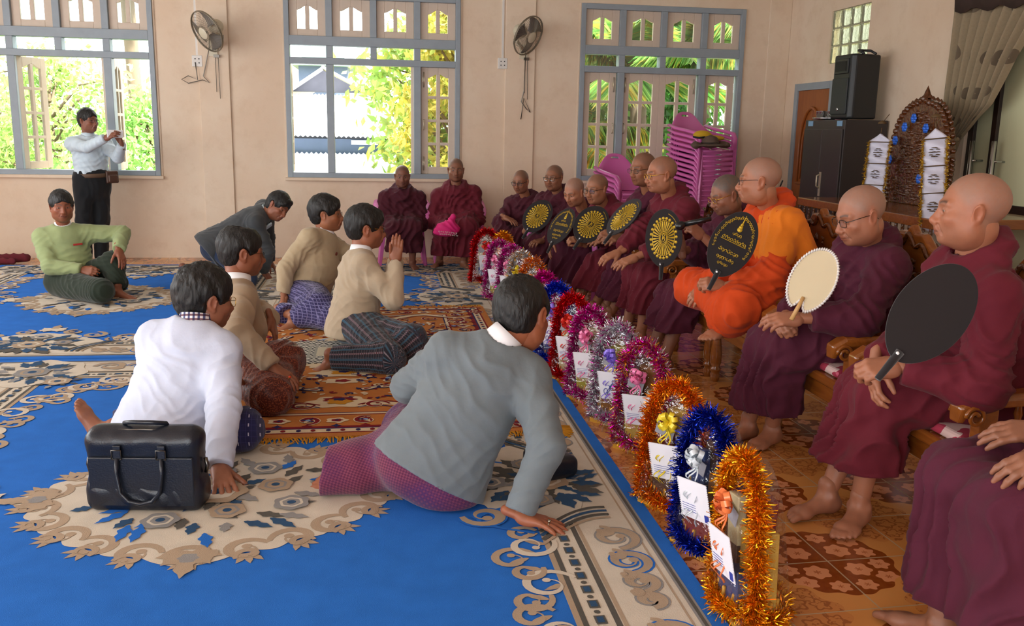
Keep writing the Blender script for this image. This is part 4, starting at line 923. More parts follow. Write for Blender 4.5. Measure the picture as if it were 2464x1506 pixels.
# tan jacket with purple longyi
b=Body((-.58,7.42,.16),at(782,557,7.5),at(785,515,7.5),(.93,-.12,.03),fwd=(.8,-.45,0),skin='a8704f',scale=1.08,hair=.016,fringe=1,hs=1.08,glasses=dict(mat=m_blackwire,r=.022,h=.016,w=.0012),fat=1,shw=.165,drop=.09)
b.arm('R',at(682,728,7.22),(-1.1,7.0,.45),hfwd=(-.2,0,-1),hup=(-.3,-1,0),hand=dict(curl=(.5,.5,.5,.5)))
b.arm('L',(-.2,7.35,.3),(.1,7.6,.3))
b.leg('R',fl(672,752,.09),None,knee=fl(800,765,.13),toe=(-1,-.05,-.2),up=(-.1,-.3,1)).leg('L',fl(705,772,.07),None,knee=fl(770,735,.2),toe=(-.8,-.6,-.1))
b.build('person in tan jacket with round badges and purple check longyi seated on rug',hv=.005)
jacket(b,m_tan,.009,.012,hem=.04,seed=41,belly=.04); band_collar(b,m_collar); longyi(b,m_l4,.009,.01,seed=42)
cp=b.neck-b.sp*.17+b.f*.15
for k,(dx,dz,h) in enumerate(((-.02,.02,'7a3a2a'),(-.05,-.04,'5f5f58'))): MB().lathe([(0,.006),(.014,.004),(.016,0)],14,cp+b.side*dx+b.sp*dz,frame(b.sp,b.f)).build('badge',plain('badge_'+h,h,.4,.2,var=0),b.ob)
# green jacket
b=Body((-2.65,8.25,.14),at(152,543,8.29),at(148,497,8.22),(.42,-.9,-.02),fwd=(.5,-.86,0),skin='9a5f44',scale=1.03,hair=.010,hs=1.04,sh=(-.93,-.3,-.06),shw=.165,drop=.085)
b.arm('R',at(196,650,8.05),(-3.2,8.1,.3),hfwd=(.85,-.25,-.1),hup=(.1,-.9,.4),hand=dict(curl=(.8,.8,.85,.9),thumb=(.5,.5)))
b.arm('L',at(286,600,8.12),(-2.2,8.6,.65),hfwd=(.3,-.35,-.85),hup=(.75,-.5,.4),hand=dict(curl=(.25,.25,.3,.35)))
b.leg('L',fl(283,697,.085),None,knee=at(273,630,8.2),toe=(.95,-.2,-.1)).leg('R',(-2.67,8.12,.075),None,knee=fl(243,700,.13),toe=(.75,-.5,-.15))
b.build('person in light green jacket seated with one knee raised near left window',hv=.005)
jacket(b,m_green,.009,.014,hem=.04,seed=51,amp=1.6); band_collar(b,m_collar); longyi(b,m_dkg,.009,.012,seed=52,k=.08,nocut='R',extra=[((-2.55,8.2,.09),(-2.3,8.38,.09),.09,.085,.12)])
bit(b,'name_badge',b.neck-b.sp*.17+b.f*.155-b.side*.06,(.075,.006,.016),plain('red_badge','a32323',.4,var=0),frame(b.f,b.sp),.002)
a,e,wr,R=b.arms['R']; ph=MB().box(wr+R@V(-.01,.085,-.035),(.04,.11,.03),0,R).build('mobile_phone',plain('black_phone','141416',.2,var=0),bevel=.006); tag(ph,'black phone held low in hand of person in green jacket','phone')
# bending forward by the wall
b=Body(at(515,597,8.9),at(640,508,9.05),at(668,497,9.0),(.75,-.62,-.45),up=(.5,.1,.85),fwd=(.75,-.1,-.65),sh=(-.1,-.9,-.25),skin='9a6248',scale=1.06,hair=.014,fringe=1,hs=1.03)
b.arm('R',at(634,650,9.05),(-1.0,8.8,.4),hfwd=(.5,-.1,-.85),hup=(.6,-.4,.5)); b.arm('L',at(650,640,9.4),(-.9,9.6,.4),hfwd=(.5,0,-.8))
b.leg('R',fl(455,676,.08),None,knee=fl(600,672,.10),toe=(-1,0,-.4),up=(-.3,0,1)).leg('L',(-1.9,9.2,.08),None,knee=(-1.35,9.15,.12),toe=(-1,0,-.4),up=(-.3,0,1))
b.build('person in charcoal jacket and jeans crawling forward beside the back wall',hv=.005)
jacket(b,m_charc,.010,.014,hem=.08,seed=61,amp=1.6,hemflare=.03); band_collar(b,m_pale,hgt=.02)
S=Sdf(); S.cap(b.hip,b.hip+b.sp*.05,.13,.12,k=.05,fa=b.side,fs=1.2)
for w,(a,k,an) in b.legs.items(): S.cap(a,k,.09,.07,k=.04).cap(k,an,.072,.058,k=.02)
garment(b,'jeans',S,.010,m_denim,[(k,.12,V(1,0,.4),.04,.008)],62)
bit(b,'shirt_front',b.neck-b.sp*.16+b.f*.13,(.13,.02,.26),m_pale,frame(b.f,b.sp),.01)
# standing with a phone
Y=10.2
b=Body(at(222,432,Y),at(212,327,Y),at(212,291,Y-.03),(.82,-.55,.02),fwd=(.6,-.8,0),sh=(-.85,-.5,0),skin='8f5d48',scale=1.0,hair=.009,glasses=dict(mat=m_steelwire,r=.02,h=.014),shw=.16,drop=.08)
b.arm('R',at(253,333,Y-.38),at(195,372,Y-.3),hfwd=(.85,-.2,.45),hup=(0,-.8,.6),hand=dict(curl=(.5,.5,.5,.5),thumb=(.3,.3)))
b.arm('L',at(293,347,Y-.28),at(290,400,Y-.1),hfwd=(-.15,-.3,.95),hup=(.5,.3,.2),hand=dict(curl=(.5,.5,.5,.5),thumb=(.3,.3)))
b.leg('R',(-3.12,10.2,.08),(-3.0,9.4,.5),toe=(.5,-.85,0)).leg('L',(-2.98,10.28,.08),(-2.7,9.4,.5),toe=(.8,-.5,0))
b.build('person standing at left window in white shirt taking a photo with a phone',hv=.005)
jacket(b,m_pale,.010,.004,hem=-.055,seed=71,name='shirt',amp=1.6); band_collar(b,m_pale,hgt=.03)
S=Sdf(); S.cap(b.hip+b.sp*.05,b.hip-b.sp*.08,.146,.138,k=.05,fa=b.side,fs=1.2)
for w,(a,k,an) in b.legs.items(): S.cap(a,k,.095,.08,k=.06).cap(k,an-V(0,0,.03),.08,.07,k=.03)
garment(b,'trousers',S,.012,m_blackp,[(b.hip-V(0,0,.4),.4,b.side,.07,.006)],72)
be=MB(); c=b.hip+b.sp*.045; R=frame(b.f,b.sp); be.lathe([(.142,-.022),(.15,-.02),(.15,.02),(.142,.022)],32,c,R@np.diag([1.22,1,1])); be.build('belt',plain('tan_leather','5d4634',.6),b.ob)
bg=MB().box(c-b.side*.16+b.f*.1-V(0,0,.02),(.13,.09,.13),0,R).box(c-b.side*.16+b.f*.15-V(0,0,.035),(.10,.03,.08),0,R).build('waist_pouch',plain('brown_leather','4c3328',.4,bump=.3),bevel=.02,seg=3); tag(bg,'brown leather pouch on belt of the standing person','pouch')
pw=(at(253,333,Y-.38)+at(293,347,Y-.28))/2; p=at(277,322,Y-.38); ph=MB().box(p,(.155,.012,.078),0,frame((.4,-.9,0))).build('mobile_phone',plain('white_phone','e6e6e8',.25,var=0),bevel=.006); tag(ph,'white phone held up by the standing person','phone')
# ================= CHAIRS =================
m_wood=Mat('carved_varnished_teak',(.2,.07,.02),.22); _n=m_wood.noise(5,5,m_wood.coord('Object',(1,6,6)),dist=1.2)
m_wood.set('Base Color',m_wood.mix(_n,hx('6e3611'),hx('9a5a22'))).set('Coat Weight',.4)
m_carv=Mat('dark_carved_teak',(.1,.04,.02),.25); m_carv.set('Base Color',m_carv.mix(m_carv.noise(30,4),hx('3f1f0c'),hx('6b3a17'))).set('Coat Weight',.5); m_carv.bump(m_carv.voro(45,feat='SMOOTH_F1'),.8,.012)
def wood_chair(w=.75,d=.6):
    root=empty('carved_armchair'); sh=.43; rng=random.Random(3)
    MB().b2((-w/2,-d/2,sh-.05),(w/2,d/2,sh)).build('seat',m_wood,root,bevel=.014,seg=3)
    MB().b2((-w/2+.03,-d/2+.03,sh-.13),(w/2-.03,-d/2+.055,sh-.05)).b2((-w/2+.03,d/2-.05,sh-.13),(w/2-.03,d/2-.025,sh-.05)).b2((-w/2+.02,-d/2+.03,sh-.13),(-w/2+.045,d/2-.03,sh-.05)).b2((w/2-.045,-d/2+.03,sh-.13),(w/2-.02,d/2-.03,sh-.05)).build('apron',m_wood,root,bevel=.005)
    prof=[(.03,sh-.05),(.03,.33),(.024,.32),(.033,.30),(.033,.285),(.024,.275),(.026,.26),(.035,.18),(.034,.12),(.024,.095),(.033,.085),(.033,.07),(.024,.06),(.03,.045),(.028,.02),(.022,0)]
    for sx in(-1,1):
        for sy in(-1,1): MB().lathe(prof[::-1],16,(sx*(w/2-.045),sy*(d/2-.045),0)).build('leg',m_wood,root)
    for sx in(-1,1):
        x=sx*(w/2-.03); a=MB(); P=[(x,-d/2+.02,sh+.21),(x,-d/4,sh+.215),(x,0,sh+.205),(x,d/4,sh+.195),(x,d/2+.0,sh+.19),(x,d/2+.045,sh+.165),(x,d/2+.05,sh+.12)]
        q=[];
        prs=[(-.042,-.018),(-.042,.012),(-.03,.026),(.03,.026),(.042,.012),(.042,-.018)]
        vs=[]
        for i,p in enumerate(P):
            t=nrm(np.array(P[min(i+1,6)])-np.array(P[max(i-1,0)])); up=nrm(np.cross((1,0,0),t)); k=1 if i<5 else (.9 if i==5 else .6)
            for u,v in prs: vs.append(np.array(p)+V(u*k,0,0)+up*v*k)
        n=6; fs=[(i*n+j,i*n+(j+1)%n,(i+1)*n+(j+1)%n,(i+1)*n+j) for i in range(6) for j in range(n)]+[tuple(range(n-1,-1,-1)),tuple(36+j for j in range(n))]
        a.add(vs,fs); ao=a.build('armrest',m_wood,root,bevel=.006)
        for s in(-1,1):
            sp=[(x+s*.043,d/2+.01+(.012+.026*(1-t))*math.cos(t*9)*1.,sh+.145+(.012+.026*(1-t))*math.sin(t*9)) for t in np.linspace(0,1,26)]
            MB().tube(sp,.008,6).build('scroll',m_wood,ao)
        MB().b2((x-.025,d/2-.09,sh),(x+.025,d/2-.02,sh+.19)).b2((x-.02,-d/2,sh),(x+.02,d/2-.09,sh+.06)).build('arm_post',m_wood,root,bevel=.006)
        for i in range(4): yy=-d/2+.12+i*.1; MB().lathe([(.008,0),(.016,.03),(.008,.06),(.016,.09),(.008,.13)],8,(x,yy,sh+.05)).build('spindle',m_wood,root)
    bt=[( -w/2,sh+.02),( w/2,sh+.02),(w/2,.86),(w/2-.04,.93),(w/2-.1,.92),(w/2-.15,.98),(.16,1.0),(.1,1.06),(.03,1.06),(0,1.1),(-.03,1.06),(-.1,1.06),(-.16,1.0),(-w/2+.15,.98),(-w/2+.1,.92),(-w/2+.04,.93),(-w/2,.86)]
    T=np.array([[1,0,0],[0,.1,-1],[0,1,.1]])
    bk=MB().prism(bt,.05,(0,-d/2+.02,0),T).build('backrest',m_wood,root,bevel=.014,seg=3)
    c=MB()
    def onb(u,z,o): return (u,-d/2+.035+o-.1*(z-.0)*-1*1.0 if False else -d/2+.02+.1*z-.0+o-.005,z)
    for side in (1,-1):
        off=.012 if side>0 else -.058
        for i in range(150):
            u=rng.uniform(-w/2+.07,w/2-.07); z=rng.uniform(sh+.1,.97-abs(u)*.35); R=roty(rng.uniform(0,6.3)); a=rng.uniform(.010,.03); p=V(*onb(u,z,off))
            c.lathe([(0,a*.45),(a*.5,a*.36),(a,0)],7,p,R@rotx(-math.pi/2*side)@np.diag([1,.5,1]))
        for i in range(16):
            u=rng.uniform(-w/2+.12,w/2-.12); z=rng.uniform(sh+.14,.9); s=rng.choice([-1,1]); L=rng.uniform(.03,.055); a0=rng.uniform(0,6)
            c.tube([onb(u+s*L*(1-t*.75)*math.cos(a0+t*7),z+L*(1-t*.75)*math.sin(a0+t*7),off+.006*side) for t in np.linspace(0,1,16)],.008,6)
        zz=[onb(-w/2+.05+(w-.1)*t,.93+.13*(1-abs(2*t-1))-.02+.018*math.cos(t*38),off) for t in np.linspace(0,1,50)]; c.tube(zz,.012,6)
    c.build('carving',m_carv,bk)
    return root
m_cush=Mat('pink_white_cushion',(.7,.3,.3),.9); x,y,z=m_cush.xyz(m_cush.coord('Object')); m_cush.set('Base Color',m_cush.mix((m_cush.noise(9,2)).gt(.52),hx('d8b9b4'),hx('a52f48')))
m_cushb=plain('blue_cushion','31405e',.9); m_hem=plain('pink_piping','d0607a',.8,var=0)
proto=wood_chair()
WCH=[(2.3,3.05,0,'nearest to camera, under monk holding plain black fan'),(2.3,3.93,0,'under monk with cream fan'),(2.3,4.82,0,'under monk in orange robe'),(2.3,5.6,0,'under monk holding microphone'),(2.3,6.37,0,'under monk in gold glasses, farthest wooden one')]
for i,(x,y,a,l) in enumerate(WCH):
    o=proto if i==0 else copy_tree(proto); o.location=(x,y,0); o.rotation_euler=(0,0,math.pi/2+a); tag(o,'carved brown wooden armchair '+l,'armchair','carved wooden armchairs in the row')
    cu=MB().box((0,0,.02),(.56,.5,.04)).build('seat_cushion',m_cushb if i==2 else m_cush,bevel=.018,seg=3); cu.location=(x-.03,y,.432); cu.rotation_euler=(0,0,math.pi/2+a)
    MB().tube([(.27,-.24,.022),(.27,.24,.022),(-.27,.24,.022),(-.27,-.24,.022),(.27,-.24,.022)],.012,8).build('piping',m_hem if i!=2 else m_cushb,cu)
    tag(cu,('blue' if i==2 else 'pink and white')+' seat cushion on the wooden chair '+l.split(', ')[-1],'cushion','cushions on the wooden chairs')
m_pink=Mat('pink_plastic',hx('d062ae'),.28,**{'Subsurface_Weight':.08}) if False else plain('pink_plastic','d56cb2',.25,var=.04)
def plastic_chair():
    root=empty('plastic_chair'); sh=.42
    # seat and back in one moulded shell
    def seat(u,v): x=(u-.5)*(.46-.04*v); y=.24-.46*v; z=sh-.012*math.sin(math.pi*u)*math.sin(math.pi*v)-.03*max(0,.12-v)/.12; return (x,y,z)
    m=MB().grid(seat,14,14).build('seat',m_pink,root,solid=-.006)
    def back(u,v):
        wd=.46+.10*math.sin(math.pi*min(1,v*1.0)*.75); t=(u-.5)*2; k=1-.0*v; edge=1-(abs(t)**2.6)*.55*max(0,(v-.35)/.65); z=sh+.41*v*edge; y=-.22-.10*v-.0+.10*t*t*(1-.3*v); return (t*wd/2*(1-.12*max(0,v-.6)),y,z)
    hole=lambda u,v: abs(u-.5)<.13 and .84<v<.93
    nu,nv=40,36; vs=[back(i/nu,j/nv) for j in range(nv+1) for i in range(nu+1)]; fs=[]
    for j in range(nv):
        for i in range(nu):
            u,v=(i+.5)/nu,(j+.5)/nv
            if abs(u-.5)<.10 and .86<v<.93: continue
            fs.append((j*(nu+1)+i,j*(nu+1)+i+1,(j+1)*(nu+1)+i+1,(j+1)*(nu+1)+i))
    MB().add(vs,fs,0,True).build('backrest',m_pink,root,solid=.007)
    for s in(-1,1):
        P=[(s*.275,-.25,sh+.26),(s*.285,-.12,sh+.225),(s*.285,.05,sh+.20),(s*.275,.19,sh+.175),(s*.262,.235,sh+.12),(s*.25,.235,sh+.0)]
        MB().tube(P,[.03,.034,.034,.034,.03,.028],10,flat=.55,up=(0,0,1)).build('armrest',m_pink,root)
        for sy,y0,y1 in ((1,.235,.265),(-1,-.22,-.28)):
            x0,x1=s*.225,s*.265; L=MB(); out=[]
            for z,x,y,wd in ((sh,x0,y0,.055),(sh*.5,(x0+x1)/2,(y0+y1)/2,.045),(0,x1,y1,.034)):
                out.append([(x-s*wd,y,z),(x-s*wd*.1,y+sy*.008,z),(x,y,z),(x+s*.006,y-sy*wd*.25,z),(x,y-sy*wd,z),(x-s*.012,y-sy*wd,z),(x-s*.016,y-sy*.014,z),(x-s*wd,y-sy*.01,z)])
            vs=[p for r in out for p in r]; L.add(vs,[(i*8+j,i*8+(j+1)%8,(i+1)*8+(j+1)%8,(i+1)*8+j) for i in range(2) for j in range(8)]+[tuple(range(7,-1,-1)),tuple(16+j for j in range(8))]).build('leg',m_pink,root,bevel=.003)
    r=MB().grid(lambda u,v:((u-.5)*.45,.242+.012*math.sin(math.pi*u)+.006*v,sh-.005-.05*v+.012*v*math.cos(u*12.5)),24,3); r.tube([(-.22,.246,sh-.012),(0,.256,sh-.015),(.22,.246,sh-.012)],.012,8)
    r.build('front_rail',m_pink,root)
    return root
pc=plastic_chair(); first=[True]
def pchair(x,y,rz,label,group,z=0):
    o=pc if first[0] else copy_tree(pc); first[0]=False
    o.location=(x,y,z); o.rotation_euler=(0,0,rz); return tag(o,label,'chair',group)
G1_='pink plastic chairs in use'
pchair(.26,10.13,math.pi,'pink plastic chair by back wall under monk holding a phone',G1_)
pchair(.88,10.13,math.pi-.05,'pink plastic chair by back wall under monk holding a pink bag',G1_)
for (x,y,a,l) in ((1.58,9.35,.55,'monk with dark glasses nearest the back wall'),(1.82,8.78,.7,'monk in black framed glasses beside two wheel fans'),(2.02,8.15,.85,'bald monk leaning forward'),(2.2,7.55,1.0,'monk with half rim glasses'),(2.35,7.05,1.1,'monk half hidden behind the gold glasses monk')): pchair(x,y,math.pi-a,'pink plastic chair under '+l,G1_)
m_ribs=None
N1,N2=18,9; ordn='first second third fourth fifth sixth seventh eighth ninth tenth eleventh twelfth thirteenth fourteenth fifteenth sixteenth seventeenth eighteenth'.split()
for k in range(N1): pchair(3.57,9.80,math.pi+.42,'pink plastic chair in the tall stack, %s'%('topmost, with hats on it' if k==N1-1 else ordn[k]+' from the floor'),'pink chairs in the tall stack',k*.053)
for k in range(N2): pchair(2.74,9.80,math.pi+.30,'pink plastic chair in the lower stack, %s'%('topmost' if k==N2-1 else ordn[k]+' from the floor'),'pink chairs in the lower stack',k*.053)
# ================= FANS =================
m_velv=plain('black_velvet','191214',.9,var=.1,**{'Sheen_Weight':.3}); m_thread=plain('gold_thread','c9a52a',.45,.35,var=.25,vs=60); m_cream=plain('cream_fan_cloth','d9c9a6',.75,var=.05); m_lace=plain('white_lace','e9e4e0',.8,var=.05,vs=60)
def fan(p,top,nr,w,h,kind,label,cat='fan'):
    top=nrm(top); nr=np.array(nr,float); nr=nrm(nr-top*(nr@top)); xr=np.cross(top,nr); R=np.array([xr,top,nr]).T; p=np.array(p,float)
    root=empty('hand_fan',p); T=lambda x,y,z=0:R@V(x,y,z)
    out=[]
    for i in range(64):
        t=2*math.pi*i/64; x,y=math.sin(t)*w/2,math.cos(t)*h/2
        if kind in('wheel','text','black'): x*=1-.13*(-y/h*2>0)*(-2*y/h)**2 if y<0 else 1.0; 
        if kind=='cream' and y<0: y+= .20*h*math.exp(-(x/(.09*w))**2)
        out.append((x,y))
    mb=MB(); mb.prism(out,.007,R@V(0,0,-.0035),R)
    mb.build('blade',m_cream if kind=='cream' else m_velv,root,bevel=.002)
    hd=MB()
    if kind=='cream':
        hd.tube([T(0,-h*.28,.008),T(0,-h*.66,.008)],[.008,.010],10); hd.build('handle',plain('pale_wood','c79b62',.5,var=.1),root)
        e=MB()
        for i,(x,y) in enumerate(out):
            for k in range(2): a=i*.5+k*3.1; e.tube([T(x*.96+.0*k,y*.96,.004*(1-2*k)),T(x*1.0,y*1.0,.008*(1-2*k)),T(x*1.035,y*1.035,0)],.004,5)
        e.tube([T(x*.985,y*.985,0) for x,y in out+out[:1]],.0055,6,cap=False); e.build('lace_edge',m_lace,root)
    else:
        hd.tube([T(0,-h*.42,.0),T(0,-h*.56,0),T(0,-h*.72,0)],[.016,.013,.011],10); hd.build('handle',m_velv,root)
        MB().lathe([(0,.010),(.006,.008),(.008,0)],10,T(-.004,-h*.45,.006),R).build('pearl_stud',plain('white_pearl','f2f2f2',.15,var=0),root)
    if kind in('wheel','text'):
        g=MB(); z=.0048
        def ln(pts,r): g.tube([T(x,y,z) for x,y in pts],r,5,sm=False)
        if kind=='wheel':
            rx,ry=w*.36,h*.36; el=lambda k,a:(rx*k*math.sin(a),ry*k*math.cos(a))
            for k,r in ((.83,.0022),(.3,.002),(.24,.002)): ln([el(k,2*math.pi*i/60) for i in range(61)],r)
            for i in range(30):
                a=2*math.pi*i/30; d=.045; ln([el(.3,a),el(.62,a-d*.8),el(.8,a-d)],.0017); ln([el(.3,a),el(.62,a+d*.8),el(.8,a+d)],.0017); ln([el(.55,a),el(.8,a)],.0022)
            for i in range(24):
                a=2*math.pi*(i+.5)/24; x,y=el(.95,a); g.lathe([(0,.003),(.008,.002),(.0095,0)],9,T(x,y,z-.0015),R); ln([el(.83,a-.06),el(.89,a)],.0014); ln([el(.83,a+.06),el(.89,a)],.0014)
            ln([(.0,.03),(.008,.02),(.003,.012),(.01,.0),(.006,-.02),(-.008,-.02),(-.006,0),(-.004,.012),(-.007,.02),(0,.03)],.0025); ln([(0,-.005),(.0,.012)],.005)
            for i in range(9): a=.25+i*.07; x,y=(w*.42*math.sin(a),h*.42*math.cos(a)); ln([(x,y),(x-.004,y+.006)],.0017)
        else:
            rr=random.Random(4)
            def glyph(x,y,s,a=0):
                c,sn=math.cos(a),math.sin(a); q=lambda u,v:(x+s*(u*c-v*sn),y+s*(u*sn+v*c)); st=rr.uniform(0,6); ex=rr.choice([4.6,5.2,6.1,6.28])
                ln([q(.42*math.cos(st+ex*t),.42*math.sin(st+ex*t)) for t in np.linspace(0,1,10)],s*.11)
                k=rr.random()
                if k<.35: ln([q(.42,0),q(.55,-.5),q(.1,-.85)],s*.1)
                elif k<.6: ln([q(-.2,.5),q(.1,.8),q(.4,.6)],s*.1)
            for i in range(34):
                a=-1.9+3.8*i/33; a*=.98; glyph(w*.40*math.sin(a),h*.40*math.cos(a),.012,-a)
            for yy,n,s in ((.02,9,.014),(-.045,7,.015),(-.085,7,.013),(-.115,5,.011),(.055,4,.012)):
                for i in range(n): glyph((i-(n-1)/2)*s*1.05,yy,s)
            ln([(-.07,.008),(.07,.008)],.0016); 
            for i in range(3): g.lathe([(0,.004),(.012-.002*i,.003),(.014-.003*i,0)],12,T(0,.085+.014*i,z-.002),R)
            ln([(0,.11),(0,.14)],.004); ln([(0,.14),(0,.165)],.0018)
        g.build('embroidery',m_thread,root)
    tag(root,label,cat,'fans held by the monks'); 
    # put geometry into the root's own frame
    for c in root.children: c.matrix_parent_inverse=Matrix.Identity(4)
    return root
# ================= MONKS =================
def robe_mat(n,h): 
    m=cloth(n,h,.8,.05,500,.05); m.set('Specular IOR Level',.15); return m
m_mar=robe_mat('maroon_robe','65202c'); m_mar2=robe_mat('dark_maroon_robe','4a1d28'); m_mar3=robe_mat('plum_robe','501f30'); m_or=robe_mat('red_orange_robe','c8461a'); m_or2=robe_mat('orange_shawl','e07a22')
def robe(b,mat,h=.010,hemz=.2,ease=.0,seed=1,sl=.05,amp=1.6,collar=1.,skirt=True,bare=(),spread=0,fl_=()):
    s=b.sc; S=Sdf(); sp=b.sp; nk=b.neck; hp=b.hip; f=b.f; mid=nk*.45+hp*.55; ch=nk*.72+hp*.28
    S.cap(b.shL,b.shR,(.066+ease)*s,(.066+ease)*s,k=.04)
    for q in (b.shL,b.shR): S.cap(nk-sp*.01*s,q,(.06+ease)*s,(.055+ease)*s,k=.05)
    S.cap(nk-sp*.045*s,nk-sp*.14*s,.085*s,.112*s,k=.06,fa=b.shd,fs=1.35)
    S.cap(ch,mid,(.125+ease)*s,(.135+ease)*s,k=.06,fa=b.side,fs=1.35).cap(mid,hp,(.135+ease)*s,(.15+ease)*s,k=.06,fa=b.side,fs=1.3)
    F=list(fl_)+[(ch,.22,b.side*.8+sp*.7,.07,.012*amp),(mid,.2,sp*.8-b.side*.5,.06,.011*amp),(ch-f*.1,.2,b.side+sp*.5,.08,.008*amp)]
    for w in ('R','L'):
        if w not in b.arms: continue
        a,e,wr,R=b.arms[w]; d=nrm(wr-e); end=wr-d*(sl if w not in bare else .19); u=nrm(e-a)
        S.cap(a,e,(.075+ease)*s,(.068+ease)*s,k=.06).cap(e,end+d*.02,(.068+ease)*s,(.056+ease)*s,k=.04); S.plane(end,d,end,.1*s)
        S.cap(e+d*.05-sp*.02,e*.4+hp*.6-sp*.02,.05*s,.06*s,k=.09)
        F+=[(e,.12,u+d*.5+b.side*.4,.05,.011*amp),(a*.5+e*.5,.14,u*.5+np.cross(u,f),.06,.010*amp),(e*.5+wr*.5,.12,np.cross(d,V(0,0,1))+d*.3,.04,.007*amp)]
    if collar:
        nb=b.headc+b.R@V(0,-.026,-.055); ax=nrm(nrm(nb-nk)+sp); RR=frame(f,ax); P=[]
        for i in range(12):
            t=2*math.pi*i/12; P.append(nk+ax*(.022-.030*math.sin(t))*s+RR@V(.073*math.cos(t),.08*math.sin(t)+.004,0)*s)
        for i in range(12): S.cap(P[i],P[(i+1)%12],.030*s*collar,.030*s*collar,k=.03)
        P=[nk+ax*(.005-.035*math.sin(t))*s+RR@V(.10*math.cos(t),.105*math.sin(t),0)*s for t in np.linspace(0,6.283,13)]
        for i in range(12): S.cap(P[i],P[i+1],.034*s,.034*s,k=.03)
        F+=[(nk,.13,ax+f*.3,.032,.009*amp)]
    if skirt:
        L=b.legs; kk=[L[w][1] for w in ('R','L')]; aa=[L[w][2] for w in ('R','L')]; hh=[L[w][0] for w in ('R','L')]
        for w in ('R','L'):
            a,k,an=L[w]; S.cap(a,k,(.115+ease)*s,(.088+ease)*s,k=.07); q=k*.25+an*.75; q=V(q[0],q[1],max(q[2],hemz-.04)); S.cap(k,q,(.088+ease)*s,(.100+ease)*s,k=.06)
            F+=[(a*.4+k*.6,.18,nrm(k-a)*.5+V(0,0,1)+b.side*.5,.07,.012*amp),(k*.6+an*.4,.24,b.side+V(0,0,.15),.075,.014*amp),(k,.12,b.side+f*.3,.05,.008*amp)]
        for t in (.3,.65,1.): S.cap(hh[0]*(1-t)+kk[0]*t,hh[1]*(1-t)+kk[1]*t,.085*s,.085*s,k=.07)
        for t in (.35,.7): 
            p,q=[kk[i]*(1-t)+aa[i]*t for i in (0,1)]
            S.cap(p,q,.075*s,.075*s,k=.06)
        S.plane((0,0,hemz),(0,0,-1)); S.plane(hp-V(0,0,.16),(0,0,-1),hp-V(0,0,.3)-f*.05,.25)
    nb=b.headc+b.R@V(0,-.026,-.055); S.cap(nk+sp*.0,nb+sp*.05,.054*s,.060*s,k=.006,op='s')
    return garment(b,'robe',S,h,mat,F,seed,.0025)
def monk(label,hip,neck,head,face,mat,hands,feet,fwd=(-1,0,0),seed=1,scale=1.,hemz=.2,rb={},up=(0,0,1),hint=None,hv=.0048,show=(1,1),sh=None,knees=(None,None),ell=None,**o):
    b=Body(hip,neck,head,face,up=up,fwd=fwd,scale=scale,sh=sh,**o); s=b.side
    for w,sg in (('R',1),('L',-1)):
        p,hf,hu,hd=hands[w]; e=b.shR if w=='R' else b.shL
        hn=V(*ell[w]) if ell and w in ell else e+s*sg*.25-b.sp*.35-b.f*.05
        b.arm(w,p,hn,hfwd=hf,hup=hu,hand=hd,show=p is not None and show[0])
    for w,i in (('R',0),('L',1)):
        an,toe=feet[i]; k=knees[i]
        b.leg(w,an,V(*b.hip)+b.f*.6+V(0,0,.5)+s*(.1 if w=='R' else -.1),toe=toe,show=show[1],knee=k)
    b.build(label,'monks seated in the row',hv=hv); robe(b,mat,seed=seed,hemz=hemz,**rb); return b
lap=dict(curl=(.45,.45,.5,.55),spread=.05,thumb=(.55,.3)); grip=dict(curl=(1.05,1.1,1.1,1.1),spread=.0,thumb=(.35,.55)); rest=dict(curl=(.3,.3,.32,.36),spread=.08,thumb=(.6,.2))
dk='8a5a45'; md='a06c50'; lt='b57c5e'
BW=dict(mat=m_blackwire,r=.023,h=.0165,w=.0022)
def flv(p,q): d=fl(*q)-fl(*p); return tuple(d)
# back wall pair
b=monk('monk in dark maroon robe by back wall, holding a phone in his lap',(.26,10.05,.50),at(968,462,9.98),at(968,424,9.93),(.0,-1,-.1),m_mar2,dict(R=(at(958,556,9.72),(.5,-.5,-.5),(0,-.6,.6),grip),L=(at(985,552,9.75),(-.7,-.5,-.3),(.2,-.5,.6),rest)),(((.18,9.78,.08),(-.1,-1,0)),((.36,9.72,.08),(.2,-1,0))),fwd=(0,-1,0),seed=101,skin='8d6050',hv=.005,stub=.4,scale=.97,hemz=.19)
ph=MB().box(at(966,565,9.60),(.06,.012,.11),0,rotx(.5)).build('mobile_phone',plain('dark_phone','15161a',.15,var=0),bevel=.004); tag(ph,'dark phone in hand of monk at back wall','phone')
b=monk('monk in maroon robe by back wall with a pink bag on his lap',(.88,10.05,.52),at(1097,452,9.98),at(1097,409,9.93),(-.05,-1,-.02),m_mar,dict(R=(at(1068,532,9.74),(.6,-.4,-.3),(0,-.5,.8),rest),L=(at(1112,530,9.74),(-.6,-.4,-.3),(0,-.5,.8),rest)),(((.66,9.86,.08),(-.5,-.9,0)),((.92,9.74,.08),(.4,-.9,0))),fwd=(-.03,-1,0),seed=102,skin='94664f',hv=.005,stub=.42,scale=1.03,hemz=.14)
